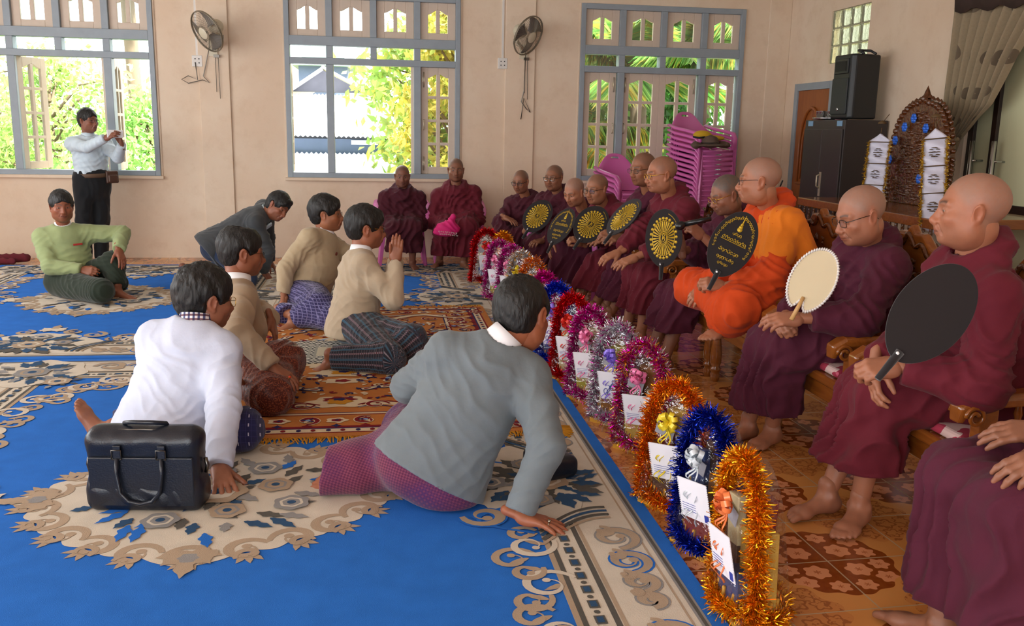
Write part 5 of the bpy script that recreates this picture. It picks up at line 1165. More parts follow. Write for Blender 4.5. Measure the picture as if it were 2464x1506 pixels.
# row, far to near
F_=lambda k:None
monk('monk in dark glasses seated first in row from the back wall',(1.55,9.32,.48),at(1268,480,9.25),at(1253,437,9.15),(-.55,-.82,-.18),m_mar2,dict(R=(at(1215,522,9.0),(.7,-.6,-.35),(.1,-.3,.9),rest),L=(at(1262,565,9.0),(-.6,-.6,-.3),(0,-.3,.9),lap)),(((1.2,9.0,.08),(-.8,-.6,0)),((1.38,8.85,.08),(-.7,-.7,0))),fwd=(-.55,-.83,0),seed=103,skin=md,hv=.005,stub=.45,glasses=BW,scale=.95)
monk('monk in black framed glasses seated second in row from back wall',(1.80,8.74,.50),at(1345,470,8.65),at(1333,428,8.58),(-.62,-.78,-.05),m_mar2,dict(R=(at(1255,568,8.25),(.3,-.4,.8),(-.5,-.5,.3),grip),L=(at(1300,585,8.3),(-.7,-.5,-.1),(0,-.3,.9),lap)),(((1.42,8.3,.08),(-.8,-.6,0)),((1.52,8.2,.08),(-.7,-.7,0))),fwd=(-.65,-.76,0),seed=104,skin='96654b',fat=1,hv=.005,stub=.45,glasses=dict(BW,mat=wirem('brown_plastic','3a2a22',0,.3)),scale=1.)
monk('bald elderly monk leaning forward with one arm hanging down',(2.0,8.12,.48),at(1405,508,8.0),at(1382,462,7.85),(-.72,-.6,-.35),m_mar3,dict(R=(at(1320,592,7.62),(-.3,-.3,-.9),(-.8,.1,.3),rest),L=(at(1335,570,7.6),(-.3,-.3,.5),(-.2,-.8,.3),grip)),(((1.55,7.75,.08),(-.9,-.4,0)),((1.65,7.6,.08),(-.9,-.4,0))),fwd=(-.75,-.65,0),seed=105,skin=lt,hv=.005,stub=.4,stubcol='8d8078',scale=1.,rb=dict(bare=('R',)))
monk('monk with half rim glasses seated between leaning monk and tall monk',(2.2,7.5,.50),at(1452,505,7.4),at(1436,455,7.3),(-.78,-.6,-.12),m_mar,dict(R=(at(1398,585,7.1),(-.6,-.3,.3),(0,-.5,.8),grip),L=(at(1460,575,6.95),(-.9,-.2,-.1),(.1,-.5,.8),lap)),(((1.62,7.25,.08),(-.9,-.4,0)),((1.72,7.05,.08),(-.95,-.3,0))),fwd=(-.85,-.5,0),seed=106,skin='a87355',fat=1,hv=.0048,stub=.38,glasses=dict(BW,w=.0016),hemz=.22)
monk('tall monk in glasses half hidden behind the gold glasses monk',(2.38,7.02,.50),at(1562,470,6.98),at(1547,407,6.9),(-.85,-.45,-.1),m_mar3,dict(R=(at(1480,560,6.7),(-.8,-.3,-.1),(0,-.4,.8),lap),L=(at(1500,570,6.6),(-.8,-.2,-.1),(0,-.5,.8),lap)),(((1.8,6.95,.08),(-1,-.2,0)),((1.8,6.8,.08),(-1,-.2,0))),fwd=(-.92,-.35,0),seed=107,skin=md,hv=.005,stub=.4,glasses=dict(mat=m_steelwire,r=.022,h=.015),scale=1.05)
monk('thin monk in gold glasses with long face and maroon robe',(2.32,6.36,.56),at(1612,480,6.35),at(1592,420,6.25),(-.95,-.08,-.1),m_mar,dict(R=(at(1480,615,6.25),(-.8,-.2,-.3),(-.2,-.3,.9),rest),L=(at(1530,618,6.02),(-.85,-.15,-.35),(-.2,-.4,.9),rest)),(((1.80,6.3,.08),(-1,-.1,0)),((1.84,6.08,.08),(-1,-.2,0))),fwd=(-.97,-.15,0),seed=108,skin=lt,hv=.0044,stub=.34,glasses=dict(mat=m_gold,r=.022,h=.016,w=.0018),scale=1.05,hemz=.24)
b=monk('monk with grey cropped hair speaking into a microphone',(2.32,5.6,.56),at(1765,528,5.55),at(1748,468,5.42),(-.9,-.12,-.32),m_mar3,dict(R=(at(1640,600,5.45),(-.3,.1,.9),(-.2,-.9,.2),grip),L=(at(1690,568,5.22),(-.75,-.05,.55),(.2,-.85,.4),grip)),(((1.78,5.6,.08),(-1,0,0)),((1.80,5.4,.08),(-1,-.1,0))),fwd=(-.97,-.1,0),seed=109,skin='9a6a52',hv=.0044,stub=.85,stubcol='57504a',beard=.5,glasses=dict(mat=m_gold,r=.022,h=.016,w=.0018),scale=1.0,hemz=.26,rb=dict(sl=.1))
mc=at(1655,538,5.15); dm=nrm(at(1608,545,5.2)-at(1672,531,5.12)); m=MB().tube([mc-dm*-.02,mc-dm*.14],[.016,.013],14); m.lathe([(.016,0),(.024,.01),(.027,.03),(.02,.05),(0,.058)],14,mc+dm*.02,frame(nrm(V(.1,1,.1)),dm)); 
tag(m.build('microphone',plain('black_mic','161618',.3,var=0)),'black microphone held by the grey haired monk','microphone')
# orange
b=monk('monk in bright orange robe and shawl with thin dark glasses',(2.36,4.82,.59),at(1850,505,4.85),at(1828,435,4.75),(-.9,.36,-.04),m_or,dict(R=(at(1695,705,4.82),(-.7,-.3,-.3),(-.2,-.5,.8),lap),L=(at(1742,690,4.55),(-.9,.1,.15),(.1,-.7,.6),grip)),(((2.05,4.95,.53),(-.4,.9,0)),(at(1752,772,4.52),(-.85,-.4,-.1))),fwd=(-.98,.15,0),seed=110,skin=lt,hv=.0042,stub=.42,stubcol='8a7a70',glasses=dict(mat=m_blackwire,r=.021,h=.015,w=.0014),scale=1.06,hemz=.40,knees=(at(1668,692,5.05),at(1770,742,4.42)),rb=dict(sl=.06))
S=Sdf(); s=b.sc; nk=b.neck; sp=b.sp; ch=nk*.72+b.hip*.28
S.cap(nk-sp*.0,b.shL+b.side*.02,.075*s,.078*s,k=.05).cap(b.shL,b.arms['L'][1]*.55+b.shL*.45,.088*s,.092*s,k=.06).cap(nk-sp*.05+b.side*.02,nk-sp*.14,.092*s,.13*s,k=.06,fa=b.side,fs=1.3).cap(ch,ch*.3+b.hip*.7,.142*s,.155*s,k=.06,fa=b.side,fs=1.3).cap(b.shL-b.f*.05,b.hip-b.side*.22-b.f*.1+sp*.12,.07,.06,k=.06)
S.plane(nk*.55+b.hip*.45+b.side*.0,nrm(b.side*1.2-sp*.55),b.hip,1.2); S.plane(b.shL*.3+b.arms['L'][1]*.7+b.f*.02,nrm(b.f*.9-sp*1.0),b.arms['L'][1],.22); S.plane(b.hip+sp*.06,-sp,b.hip-sp*.2,.5)
nb=b.headc+b.R@V(0,-.026,-.055); S.cap(nk-sp*.02,nb+sp*.05,.082*s,.09*s,k=.02,op='s')
garment(b,'shawl',S,.009,m_or2,[(b.shL,.2,b.side+b.f*.6,.06,.011),(ch,.25,b.side*.9+b.f*.5+sp*.2,.07,.010)],210)
# cream fan
monk('bald monk in plum robe with thin rim glasses holding a cream fan',(2.34,3.93,.56),at(2085,592,3.95),at(2072,517,3.82),(-.95,-.02,-.30),m_mar3,dict(R=(at(1872,775,3.88),(-.3,-.95,-.1),(-.6,.1,.8),grip),L=(at(1925,765,3.66),(-.95,.15,-.1),(-.1,-.5,.85),lap)),((tuple(fl(1800,1020,.08)),flv((1840,1030),(1770,1050))),(tuple(fl(1858,1030,.08)),flv((1868,1040),(1790,1072)))),fwd=(-.97,.05,0),seed=111,skin='b37a5e',hv=.004,stub=.38,stubcol='8f8278',glasses=dict(mat=m_steelwire,r=.023,h=.016),scale=1.08,hemz=.17,fat=1)
# black fan
monk('large monk in maroon robe in foreground holding a plain black fan',(2.36,3.03,.57),at(2330,630,3.02),at(2340,508,2.98),(-.88,.46,.02),m_mar,dict(R=(at(2105,872,3.05),(-.25,-.5,-.8),(-.9,.2,.2),dict(curl=(.5,.5,.55,.6),spread=.05,thumb=(.4,.3))),L=(at(2160,880,2.84),(-.9,.15,-.15),(.0,-.6,.75),grip)),((tuple(fl(1990,1188,.085)),flv((1995,1210),(1875,1235))),(tuple(fl(2068,1215,.085)),flv((2072,1232),(2008,1290)))),fwd=(-.96,.25,0),seed=112,skin='b67c5f',hv=.0036,stub=.36,stubcol='8f8278',scale=1.12,hemz=.235,fat=1,rb=dict(sl=.02))
# corner
monk('monk in dark plum robe cut off at lower right corner of the photo',(2.15,2.22,.57),(2.28,2.2,1.12),(2.22,2.2,1.30),(-1,.1,-.1),m_mar3,dict(R=(at(2452,1148,2.12),(-.8,.3,-.1),(0,-.4,.9),rest),L=(at(2440,1170,2.02),(-.85,.1,-.35),(-.2,-.3,.9),rest)),((tuple(fl(2262,1492,.085)),flv((2215,1500),(2165,1475))),((1.66,1.98,.085),(-.9,-.2,0))),fwd=(-.98,.1,0),seed=113,skin='9a6a52',scale=1.1,hemz=.16,rb=dict())
# fans in their hands
def pxdir(p,q,Y,Y2=None): return at(*q,Y2 or Y)-at(*p,Y)
fan(at(1293,520,8.1),pxdir((1265,560),(1312,490),8.1,8.2),(-.5,-.85,.15),.25,.35,'wheel','black fan with gold wheel held by monk in black framed glasses')
fan(at(1350,545,7.5),pxdir((1325,590),(1368,508),7.5,7.6),(-.75,-.6,.1),.24,.36,'text','black fan with gold script held by monk leaning forward')
fan(at(1422,540,7.0),pxdir((1395,580),(1445,510),7.0,7.1),(-.4,-.9,.15),.26,.35,'wheel','black fan with gold wheel held by monk with half rim glasses')
fan(at(1501,522,6.5),pxdir((1470,565),(1530,485),6.5,6.6),(-.85,-.45,.3),.25,.36,'wheel','black fan with gold wheel seen edgeways beside thin monk')
fan(at(1597,573,5.35),pxdir((1592,640),(1602,508),5.35),(-.62,-.78,.1),.24,.36,'wheel','black fan with gold wheel beside the microphone hand')
fan(at(1762,588,4.45),pxdir((1722,655),(1790,525),4.45,4.5),(-.35,-.92,.15),.23,.37,'text','black fan with gold script held by monk in orange')
fan(at(1955,675,3.6),pxdir((1915,745),(1985,615),3.6,3.62),(-.45,-.88,.2),.185,.29,'cream','cream fan with white lace edge held by monk in plum robe')
fan(at(2240,755,2.66),pxdir((2165,845),(2300,680),2.66,2.7),(-.35,-.92,.15),.235,.39,'black','plain black velvet fan held by the large monk in front')
# pink bag
S=Sdf(); c=at(1078,545,9.50); S.ell(c-V(0,0,.02),(.13,.06,.075),k=.03).ell(c-V(.04,0,.06),(.12,.05,.04),k=.04).cap(c+V(.03,0,.04),c+V(.05,0,.10),.04,.03,k=.04)
M,Q=S.mesh(.008); M=folds(M,Q,[(c,.2,V(.5,0,1),.05,.010)],5); bag=link('cloth_bag',raw_mesh('cloth_bag',M,Q,[plain('hot_pink_cloth','d3166f',.7)])); tag(bag,'hot pink cloth bag with white lettering on lap of monk at wall','bag')
m=MB(); rr=random.Random(8)
for j in range(2):
    for i in range(9):
        x0=c[0]-.095+i*.022+j*.01; z0=c[2]-.045-j*.024-i*.0022; st=rr.uniform(0,6); y0=c[1]-.066
        m.tube([(x0+.007*math.cos(st+5*t),y0-.001,z0+.007*math.sin(st+5*t)) for t in np.linspace(0,1,8)],.0016,4)
m.build('lettering',m_lace,bag)
# ================= GIFTS =================
def foil(n,h,r=.22): return plain('foil_'+n,h,r,.9,var=0)
FO={k:foil(k,h) for k,h in dict(red='d01822',gold='e8a41c',amber='e8821a',magenta='d0149c',silver='d9dbe0',blue='1c3cc8',navy='1a2f9a',purple='7a3fc0').items()}
RB={k:plain('ribbon_'+k,h,.25,.1,var=0) for k,h in dict(red='e03024',orange='f08048',pink='f080b0',yellow='e8cc30',purple='8a70e0',silver='cfd6dc',peach='f0a068').items()}
m_cell=glassy('cellophane',(.95,.95,.95),.86,.06); m_cell.b
for n_ in m_cell.t.nodes:
    if n_.type=='BSDF_GLOSSY':
        bn=m_cell.t.nodes.new('ShaderNodeBump'); bn.inputs['Strength'].default_value=.9; bn.inputs['Distance'].default_value=.02; m_cell.t.links.new(m_cell.noise(22,3).k,bn.inputs['Height']); m_cell.t.links.new(bn.outputs[0],n_.inputs['Normal'])
m_env=plain('white_envelope','eceaf2',.7,var=.02); m_ink=plain('blue_ink','2a3a9a',.6,var=0); m_inkr=plain('airmail_red','b84050',.6,var=0)
GOODS=[plain('pack_'+h,h,.35,var=.1) for h in ('8a5a2a','c9a24a','5a3a2a','7a2a26','3a4a7a','c8b890','a8a03a')]
m_basket=plain('yellow_bamboo','c9922c',.5,var=.2)
def tinsel(mb,path,n,L,rng,cols,mi=None,spread=1.):
    path=np.array(path); seg=np.linalg.norm(np.diff(path,axis=0),axis=1); cs=np.concatenate([[0],np.cumsum(seg)])
    for i in range(n):
        d=rng.uniform(0,cs[-1]); k=min(len(seg)-1,int(np.searchsorted(cs,d)-1)); k=max(k,0); t=(d-cs[k])/max(seg[k],1e-6); p=path[k]*(1-t)+path[k+1]*t; tg=nrm(path[k+1]-path[k])
        v=nrm(np.array([rng.gauss(0,1) for _ in range(3)])); v=nrm(v-tg*(v@tg)*.6); l=L*rng.uniform(.6,1.15); w=nrm(np.cross(v,[rng.gauss(0,1) for _ in range(3)]))*.0024
        q=p+v*l*.55+w*rng.uniform(-1,1); e=p+v*l+np.array([rng.gauss(0,1) for _ in range(3)])*.006; e[2]=max(e[2],.003); q[2]=max(q[2],.003)
        tw=nrm(np.cross(v,w))*.0024
        mb.add([p-w,p+w,q+w*.3+tw,q-w*.3-tw,e+w*.6,e-w*.6],[(0,1,2,3),(3,2,4,5)],rng.choice(cols))
def bow(mb,c,R,s,rng,m=0):
    for i in range(9):
        a=2*math.pi*i/9+rng.uniform(-.2,.2); el=rng.uniform(.2,1.1); d=V(math.cos(a)*math.cos(el),math.sin(el),math.sin(a)*math.cos(el)); sd=nrm(np.cross(d,V(rng.gauss(0,1),rng.gauss(0,1),rng.gauss(0,1))))
        nl=nrm(np.cross(sd,d)); pts=[]
        for k in range(9): t=k/8; pts.append(d*s*math.sin(math.pi*t)*.9+nl*s*.28*math.sin(2*math.pi*t))
        vs=[c+R@(p-sd*s*.17) for p in pts]+[c+R@(p+sd*s*.17) for p in pts]; mb.add(vs,[(k,k+1,9+k+1,9+k) for k in range(8)],m,True)
def gift(i,x,y,face,cols,bowc,label,w=.27,h=.52,env=.0,silver=0,lowgap=.0):
    rng=random.Random(i*7+1); root=empty('gift_pack',(x,y,0)); R=frame(V(math.cos(face),math.sin(face),0))  # right, forward(front), up
    R=np.array([R[:,0],R[:,1],R[:,2]]).T
    P=lambda a,b,z:R@V(a,b,z)
    base=MB(); d=.17
    base.box(P(0,0,.012),(w*.95,d,.024),0,R)
    for k in range(14): a=2*math.pi*k/14; base.tube([P(w*.44*math.cos(a),d*.46*math.sin(a),.0),P(w*.46*math.cos(a+.2),d*.48*math.sin(a+.2),.10)],.006,5)
    base.build('bamboo_basket',m_basket,root)
    for k,(a,b,z,sx,sy,sz) in enumerate(((-.055,0,.17,.10,.08,.28),(.055,.01,.15,.09,.07,.24),(0,-.02,.30,.12,.05,.22),(.0,.05,.10,.14,.05,.14),(.04,.035,.31,.07,.03,.16))):
        MB().box(P(a*w/.27,b,z),(sx*w/.27,sy,sz),0,R@roty(rng.uniform(-.12,.12))).build('boxed_goods',GOODS[(i+k)%7],root,bevel=.004)
    ins=MB().box(P(.03,.062,.335),(.085,.003,.05),0,R@roty(-.25)).build('printed_card',plain('card_grey','9a98a0',.5,var=.2,vs=90),root)
    def arch(k,b,zb=.02):
        o=[]; 
        for t in np.linspace(0,1,28):
            u=2*t-1; zz=h*(1-abs(u)**3.2*.0); o.append(u)
        pts=[(-w/2,zb)]+[(-w/2*(1-.16*s),zb+(h*.62-zb)*s) for s in (.3,.6,1.)]+[(-w/2*.84*math.cos(t),h*.62+(h*.38)*math.sin(t)) for t in np.linspace(0,math.pi,15)[1:]]+[(w/2*(1-.16*s),zb+(h*.62-zb)*s) for s in (.6,.3,0)]
        return [(px*k,b,pz) for px,pz in pts]
    f=arch(1,0); cell=MB(); n=len(f); fr=[P(px,.085*(1-pz/h*.7)+.004*math.sin(pz*60),pz) for px,_,pz in f]; bk=[P(px,-.085*(1-pz/h*.7),pz) for px,_,pz in f]
    cf=P(0,.10,.2); 
    cell.add(fr+bk,[(k,k+1,n+k+1,n+k) for k in range(n-1)],0,True); 
    rings=[]
    for sgn,row in ((1,fr),(-1,bk)):
        rows=[[row[k]*(1-t)+ (P(0,sgn*(.10*(1-row[k][2]/h*.75)),row[k][2]))*t for k in range(n)] for t in (0,.35,.7,1)]
        for r_ in rows: rings+=r_
        cell.add([p for r_ in rows for p in r_],[(j*n+k,j*n+k+1,(j+1)*n+k+1,(j+1)*n+k) for j in range(3) for k in range(n-1)],0,True)
    cell.build('cellophane_wrap',m_cell,root)
    mats=[FO[c] for c in cols]; ti=MB(); ids=[0]*6+([1]*2 if len(cols)>1 else [])+([2]*2 if len(cols)>2 else []); ids=[q for q in ids if q<len(cols)]
    path=[P(px*1.03,.045,pz*1.01) for px,_,pz in f]; tinsel(ti,path,4200,.045,rng,ids)
    bp=[P(w*.52*math.cos(t),.095*math.sin(t),.055+.01*math.sin(3*t)) for t in np.linspace(0,2*math.pi,22)]; tinsel(ti,bp,2600,.042,rng,ids)
    ti.build('tinsel_garland',mats,root)
    e=MB(); ec=P(-.015,.107,.225); ER=R@rotx(-.16)@roty(.10+env); e.box(ec,(.15,.003,.15),0,ER)
    for k in range(18):
        t=(k+.5)/18
        for sx in(-1,1): e.add([ec+ER@V(sx*.075,.0022,-.075+.15*(k+q)/18) for q in (0,1)]+[ec+ER@V(sx*.081,.0022,-.075+.15*t)],[(0,1,2)],0)
    eo=e.build('envelope',m_env,root)
    k_=MB()
    if i in (8,11):
        for j in range(5): k_.tube([ec+ER@V(-.04+.02*j+.012*math.sin(9*t+j),.004,.03-.016*j+.02*math.cos(7*t+2*j)) for t in np.linspace(0,1,12)],.0017,4)
        k_.build('handwriting',plain('violet_ink','4a3a9a',.6,var=0) if i==8 else m_ink,eo)
    else:
        k_.box(ec+ER@V(-.058,.003,-.055),(.02,.002,.026),0,ER)
        for j in range(4): k_.box(ec+ER@V(.03,.003,-.02-.009*j),(.07,.001,.0012),0,ER)
        k_.build('stamp_and_lines',m_ink,eo)
    b=MB(); bc=P(0,.085,.385); bow(b,bc,R,.055,rng)
    for sx in(-1,1,.3): b.tube([bc+R@V(sx*(.01+.02*t)+.012*math.sin(t*22+sx),.02+.012*math.cos(t*22),-.26*t) for t in np.linspace(0,1,26)],.004,4,flat=.25)
    b.build('ribbon_bow',RB[bowc],root)
    return tag(root,label,'gift','tinsel trimmed gift packs in a row')
_g=lambda d:math.radians(d)
GS=[(1,1.05,8.80,-98,('red',),'red','red tinsel gift pack with red bow at far end of the row'),
(2,1.20,8.45,-140,('gold','amber'),'peach','gold tinsel gift pack with peach ribbon behind the red one'),
(3,1.08,7.85,-135,('magenta','magenta','silver'),'pink','magenta tinsel gift pack with pink bow, third from far end'),
(4,1.14,7.50,-135,('magenta','silver'),'pink','magenta and silver gift pack with pink bow, fourth from far end'),
(5,1.17,7.15,-140,('silver','gold'),'yellow','silver tinsel gift pack with yellow bow, above grey jacket man\'s hair'),
(6,1.20,6.75,-140,('amber','silver'),'peach','amber and silver gift pack behind grey jacket man\'s head'),
(7,1.16,6.05,-140,('magenta',),'pink','all magenta gift pack right of grey jacket man\'s hair'),
(8,1.16,5.62,-140,('blue',),'purple','bright blue tinsel gift pack with purple bow and handwritten envelope'),
(9,1.18,5.22,-138,('red',),'red','red tinsel gift pack with shiny red bow in mid row'),
(10,1.20,4.82,-138,('magenta','silver'),'pink','magenta and silver gift pack with pink ribbon in front of blue shoulder gap'),
(11,1.24,4.41,-138,('silver','silver','magenta'),'purple','silver tinsel gift pack with purple bow and handwritten envelope'),
(12,1.26,4.0,-138,('magenta','silver','gold'),'pink','magenta silver and gold gift pack with big pink bow'),
(13,1.19,3.33,-140,('amber','gold'),'yellow','amber gold gift pack with yellow bow'),
(14,1.19,2.93,-158,('navy','blue'),'silver','dark blue tinsel gift pack with silver bow'),
(15,1.15,2.50,-176,('gold','amber'),'orange','gold gift pack with orange ribbon nearest to camera')]
GS[9]=GS[9][:6]+('magenta and silver gift pack with pink ribbon next to mid row red pack',)
for g in GS: gift(g[0],g[1],g[2],_g(g[3]),g[4],g[5],g[6])
m=MB(); tinsel(m,[fl(1800,1255,.012),fl(1812,1285,.012)],60,.014,random.Random(2),[0]); tag(m.build('tinsel_scrap',FO['blue']),'scrap of dark blue tinsel lying on the tiles','scrap')
# ================= THINGS ROUND THE ROOM =================
# briefcase
m_lea=Mat('black_leather',hx('121722'),.33); m_lea.bump(m_lea.noise(160,3),.25,.003)
br=empty('briefcase',(-.905,3.53,.014),-.12,'black leather briefcase with two handles standing on carpet medallion','briefcase'); 
S=Sdf(); S.box((0,0,.155),(.43,.13,.31),rd=.035).box((0,0,.06),(.44,.145,.10),rd=.035,k=.04).cap((-.17,0,.285),(.17,0,.285),.045,k=.05)
S.plane((0,0,.0),(0,0,-1)); M,Q=S.mesh(.008,2); M=folds(M,Q,[((0,-.07,.03),.2,(1,0,.5),.09,.004)],3,.0015); link('bag_body',raw_mesh('bag_body',M,Q,[m_lea]),br)
m_gun=plain('gunmetal','6a6660',.3,1,var=0)
p_=MB().box((0,-.072,.125),(.40,.010,.20)); p_.build('front_pocket',m_lea,br,bevel=.008)
def handle(y0,y1,zt,dz): 
    m=MB(); P=[(-.082,y0,.20),(-.084,y0-.006,.232+dz*.2),(-.078,y1,.232+dz*.6),(-.05,y1,.232+dz),(0,y1-.004,.232+dz*1.12),(.05,y1,.232+dz),(.078,y1,.232+dz*.6),(.084,y0-.006,.232+dz*.2),(.082,y0,.20)]
    return m.tube(P,.0095,10)
hm=MB(); hm.tube([(-.084,-.085,.225),(-.086,-.094,.17),(-.075,-.098,.09),(-.045,-.098,.055),(0,-.098,.045),(.045,-.098,.055),(.075,-.098,.09),(.086,-.094,.17),(.084,-.085,.225)],.0085,10); hm.build('handle',m_lea,br)
MB().tube([(-.085,.02,.315),(-.08,.0,.34),(-.04,-.03,.352),(.04,-.03,.352),(.08,.0,.34),(.085,.02,.315)],.0085,10).build('handle',m_lea,br)
for sx in(-1,1):
    t=MB().box((sx*.084,-.082,.245),(.03,.008,.06)).build('handle_tab',m_lea,br,bevel=.003)
    MB().tube([(sx*.084+a,-.088,.24+b) for a,b in ((-.018,-.018),(.018,-.018),(.018,.018),(-.018,.018),(-.018,-.018))],.0028,6).build('buckle',m_gun,t)
    MB().tube([(sx*.225,.0,.20),(sx*.232,0,.17),(sx*.225,0,.14)],.008,8).build('side_ring',m_gun,br)
MB().tube([(-.19,-.03,.318),(0,-.035,.325),(.19,-.03,.318)],.004,6).build('zip',m_gun,br)
S=Sdf(); S.box((.74,3.72,.065),(.17,.24,.10),rotz(.35),rd=.035); S.plane((0,0,.014),(0,0,-1)); M,Q=S.mesh(.008,2); tag(link('pouch',raw_mesh('pouch',M,Q,[m_lea])),'black leather pouch on carpet beyond the grey sleeve','pouch')
m=MB().tube([(.26,5.60,.042),(.42,5.57,.042)],.015,14).lathe([(.015,0),(.023,.01),(.026,.03),(.02,.048),(0,.056)],14,(.42,5.57,.042),frame((0,0,1),(1,-.2,0))); tag(m.build('microphone',plain('black_mic_body','141416',.25,var=0)),'black microphone lying on the mat edge','microphone')
S=Sdf(); S.cap((-4.0,10.2,.05),(-3.72,10.22,.06),.05,.045).cap((-4.1,10.15,.04),(-3.8,10.08,.04),.04,.03); M,Q=S.mesh(.01); M=folds(M,Q,[((-3.8,10.2,.05),.3,(1,.5,.5),.05,.012)],4); tag(link('folded_cloth',raw_mesh('folded_cloth',M,Q,[plain('dark_red_cloth','5e1420',.9)])),'dark red folded cloth on floor at left edge by wall','cloth')
# steel cabinet, speaker, tray and cups
m_cab=plain('dark_steel_cabinet','3b3534',.4,.2,var=.06)
cb=empty('steel_cabinet',(4.41,8.25,0),0,'dark brown steel cupboard beside the wooden door under the loudspeaker','cabinet')
CW,CD,CZ=.82,.44,1.65
MB().b2((0,0,.06),(CD,CW,CZ)).b2((.03,.03,0),(CD-.02,CW-.03,.06)).build('body',m_cab,cb,bevel=.006)
for k in(0,1):
    dr=MB().b2((-.018,.012+k*.40,.10),(.0,.41+k*.39,CZ-.09)).build('door',m_cab,cb,bevel=.004)
    if k==0: MB().tube([(-.02,.37,.98),(-.055,.37,1.0),(-.055,.37,1.10),(-.02,.37,1.12)],.008,8).b2((-.022,.35,.90),(-.016,.39,1.14)).build('handle',m_brass,dr)
for yy in (.10,.70): MB().b2((-.004,yy-.05,CZ-.06),(.001,yy+.05,CZ-.01)).build('blue_tag',plain('blue_label','7fa6c8',.5,var=0),cb)
m_spk=plain('black_speaker_plastic','1d2123',.45,var=.1,vs=40); m_grl=plain('speaker_grille','22282b',.5,var=.2,vs=300)
sp=empty('loudspeaker',(4.44,8.22,1.66),0,'black loudspeaker with carry handle on top of the steel cupboard','loudspeaker')
out=[(0.02,0),(.30,.07),(.30,.33),(.02,.40),(-.02,.36),(-.02,.04)]
MB().prism([(a,b) for a,b in out],.60).build('cabinet',m_spk,sp,bevel=.02,seg=3)
m=MB(); m.b2((-.034,.05,.04),(-.018,.35,.38)); m.build('woofer_grille',m_grl,sp,bevel=.01)
m=MB().b2((-.032,.07,.42),(-.018,.33,.56)); hn=m.build('horn',m_spk,sp,bevel=.012); MB().b2((-.036,.10,.445),(-.028,.30,.535)).build('horn_throat',plain('horn_black','0c0d0e',.6,var=0),hn)
MB().tube([(.08,.0,.60),(.08,.1,.635),(.2,.1,.635),(.2,.0,.6)],.012,8).build('handle',m_spk,sp); MB().lathe([(0,.006),(.014,.005),(.016,0)],12,(-.036,.2,.09),frame((0,0,1),(-1,0,0))).build('badge',m_chr,sp)
tr=MB().lathe([(0,0),(.16,0),(.18,.02),(.176,.02),(.158,.005),(0,.005)],30,(4.55,8.82,1.655)).build('tray',m_chr); tag(tr,'steel tray under the cups on the cupboard','tray')
rng=random.Random(6)
for k,(dx,dy) in enumerate(((-.08,.08),(-.1,-.02),(.02,.1),(-.01,.0),(-.06,-.11),(.06,-.05))):
    c=empty('steel_cup',(4.55+dx,8.82+dy,1.662)); MB().lathe([(.022,0),(.028,.003),(.034,.075),(.036,.078),(.033,.075),(.026,.006),(0,.006)],18).build('bowl',m_chr,c); MB().tube([(.033,0,.06),(.055,0,.055),(.055,0,.025),(.030,0,.02)],.004,6).build('handle',m_chr,c); tag(c,'small steel cup on the tray beside the loudspeaker','cup','steel cups on the cupboard tray')
m=MB().lathe([(.03,0),(.032,.09),(.02,.10),(.02,.115),(0,.115)],16,(4.53,8.62,1.655)); tag(m.build('jar',plain('pink_jar','c06a80',.4,var=.1)),'pink lidded jar between cups and loudspeaker','jar')
# platform and carved throne
pf=empty('low_platform',(3.75,6.0,0),0,'low wooden platform with railing behind the armchairs','platform')
MB().b2((0,-.3,.88),(.95,1.75,.95)).build('top',m_wood,pf,bevel=.008); MB().b2((.05,-.25,.0),(.9,1.7,.06)).build('base',m_carv,pf); MB().b2((0,-.3,.72),(.04,1.75,.77)).b2((0,-.3,.40),(.04,1.75,.46)).build('rail',m_wood,pf,bevel=.006)
m=MB()
for k in range(24):
    yy=-.26+k*.086; m.lathe([(.012,0),(.018,.12),(.01,.2),(.018,.3),(.012,.42),(.018,.6),(.012,.82)],8,(.02,yy,.06))
    m.tube([(.02,yy+.043+.03*math.cos(t),.60+.08*math.sin(t)) for t in np.linspace(0,6.28,13)],.006,5)
tag(m.build('baluster',m_carv,pf),kind='stuff')
th=empty('carved_throne',(4.42,6.93,.95),0,'tall pointed carved wooden throne back with blue flowers','throne')
def tout(k): 
    P=[]
    for t in np.linspace(0,1,15): P.append((-.42*k*(1-.0*t)*math.cos(t*math.pi/2)**.75,.30+(.54*k)*math.sin(t*math.pi/2)**.9))
    P[-1]=(0,.30+.57*k)
    return [(-.40*k,0)]+P+[(-x,z) for x,z in P[-2::-1]]+[(.40*k,0)]
RT=np.array([[0,0,-1],[1,0,0],[0,1,0]],float)   # x->y, y->z, extrude -> -x
MB().prism(tout(1),.06,(0,0,0),RT).build('panel',m_carv,th,bevel=.01)
c=MB(); o=tout(.97); rng=random.Random(9)
pts=[]
for k in range(len(o)-1):
    n=max(1,int(np.hypot(o[k+1][0]-o[k][0],o[k+1][1]-o[k][1])/.035))
    for j in range(n): t=j/n; pts.append((o[k][0]*(1-t)+o[k+1][0]*t,o[k][1]*(1-t)+o[k+1][1]*t))
for u,z in pts: c.lathe([(0,.02),(.02,.014),(.026,0)],8,(-.06,u,z),frame((0,0,1),(-1,0,0))); c.lathe([(0,.03),(.018,.012),(.02,0)],7,(-.03,u*1.05,.0+z*1.03),frame((1,0,0),nrm(V(0,u,z-.4))))
for k in range(520):
    u,z=rng.uniform(-.33,.33),rng.uniform(.03,.76)
    if abs(u)>.36*(1-max(0,z-.3)/.56): continue
    a=rng.uniform(.010,.026); c.lathe([(0,a*1.0),(a*.5,a*.6),(a,0)],7,(-.06,u,z),frame((0,0,1),(-1,0,0))@np.diag([1,rng.uniform(.4,1),1]))
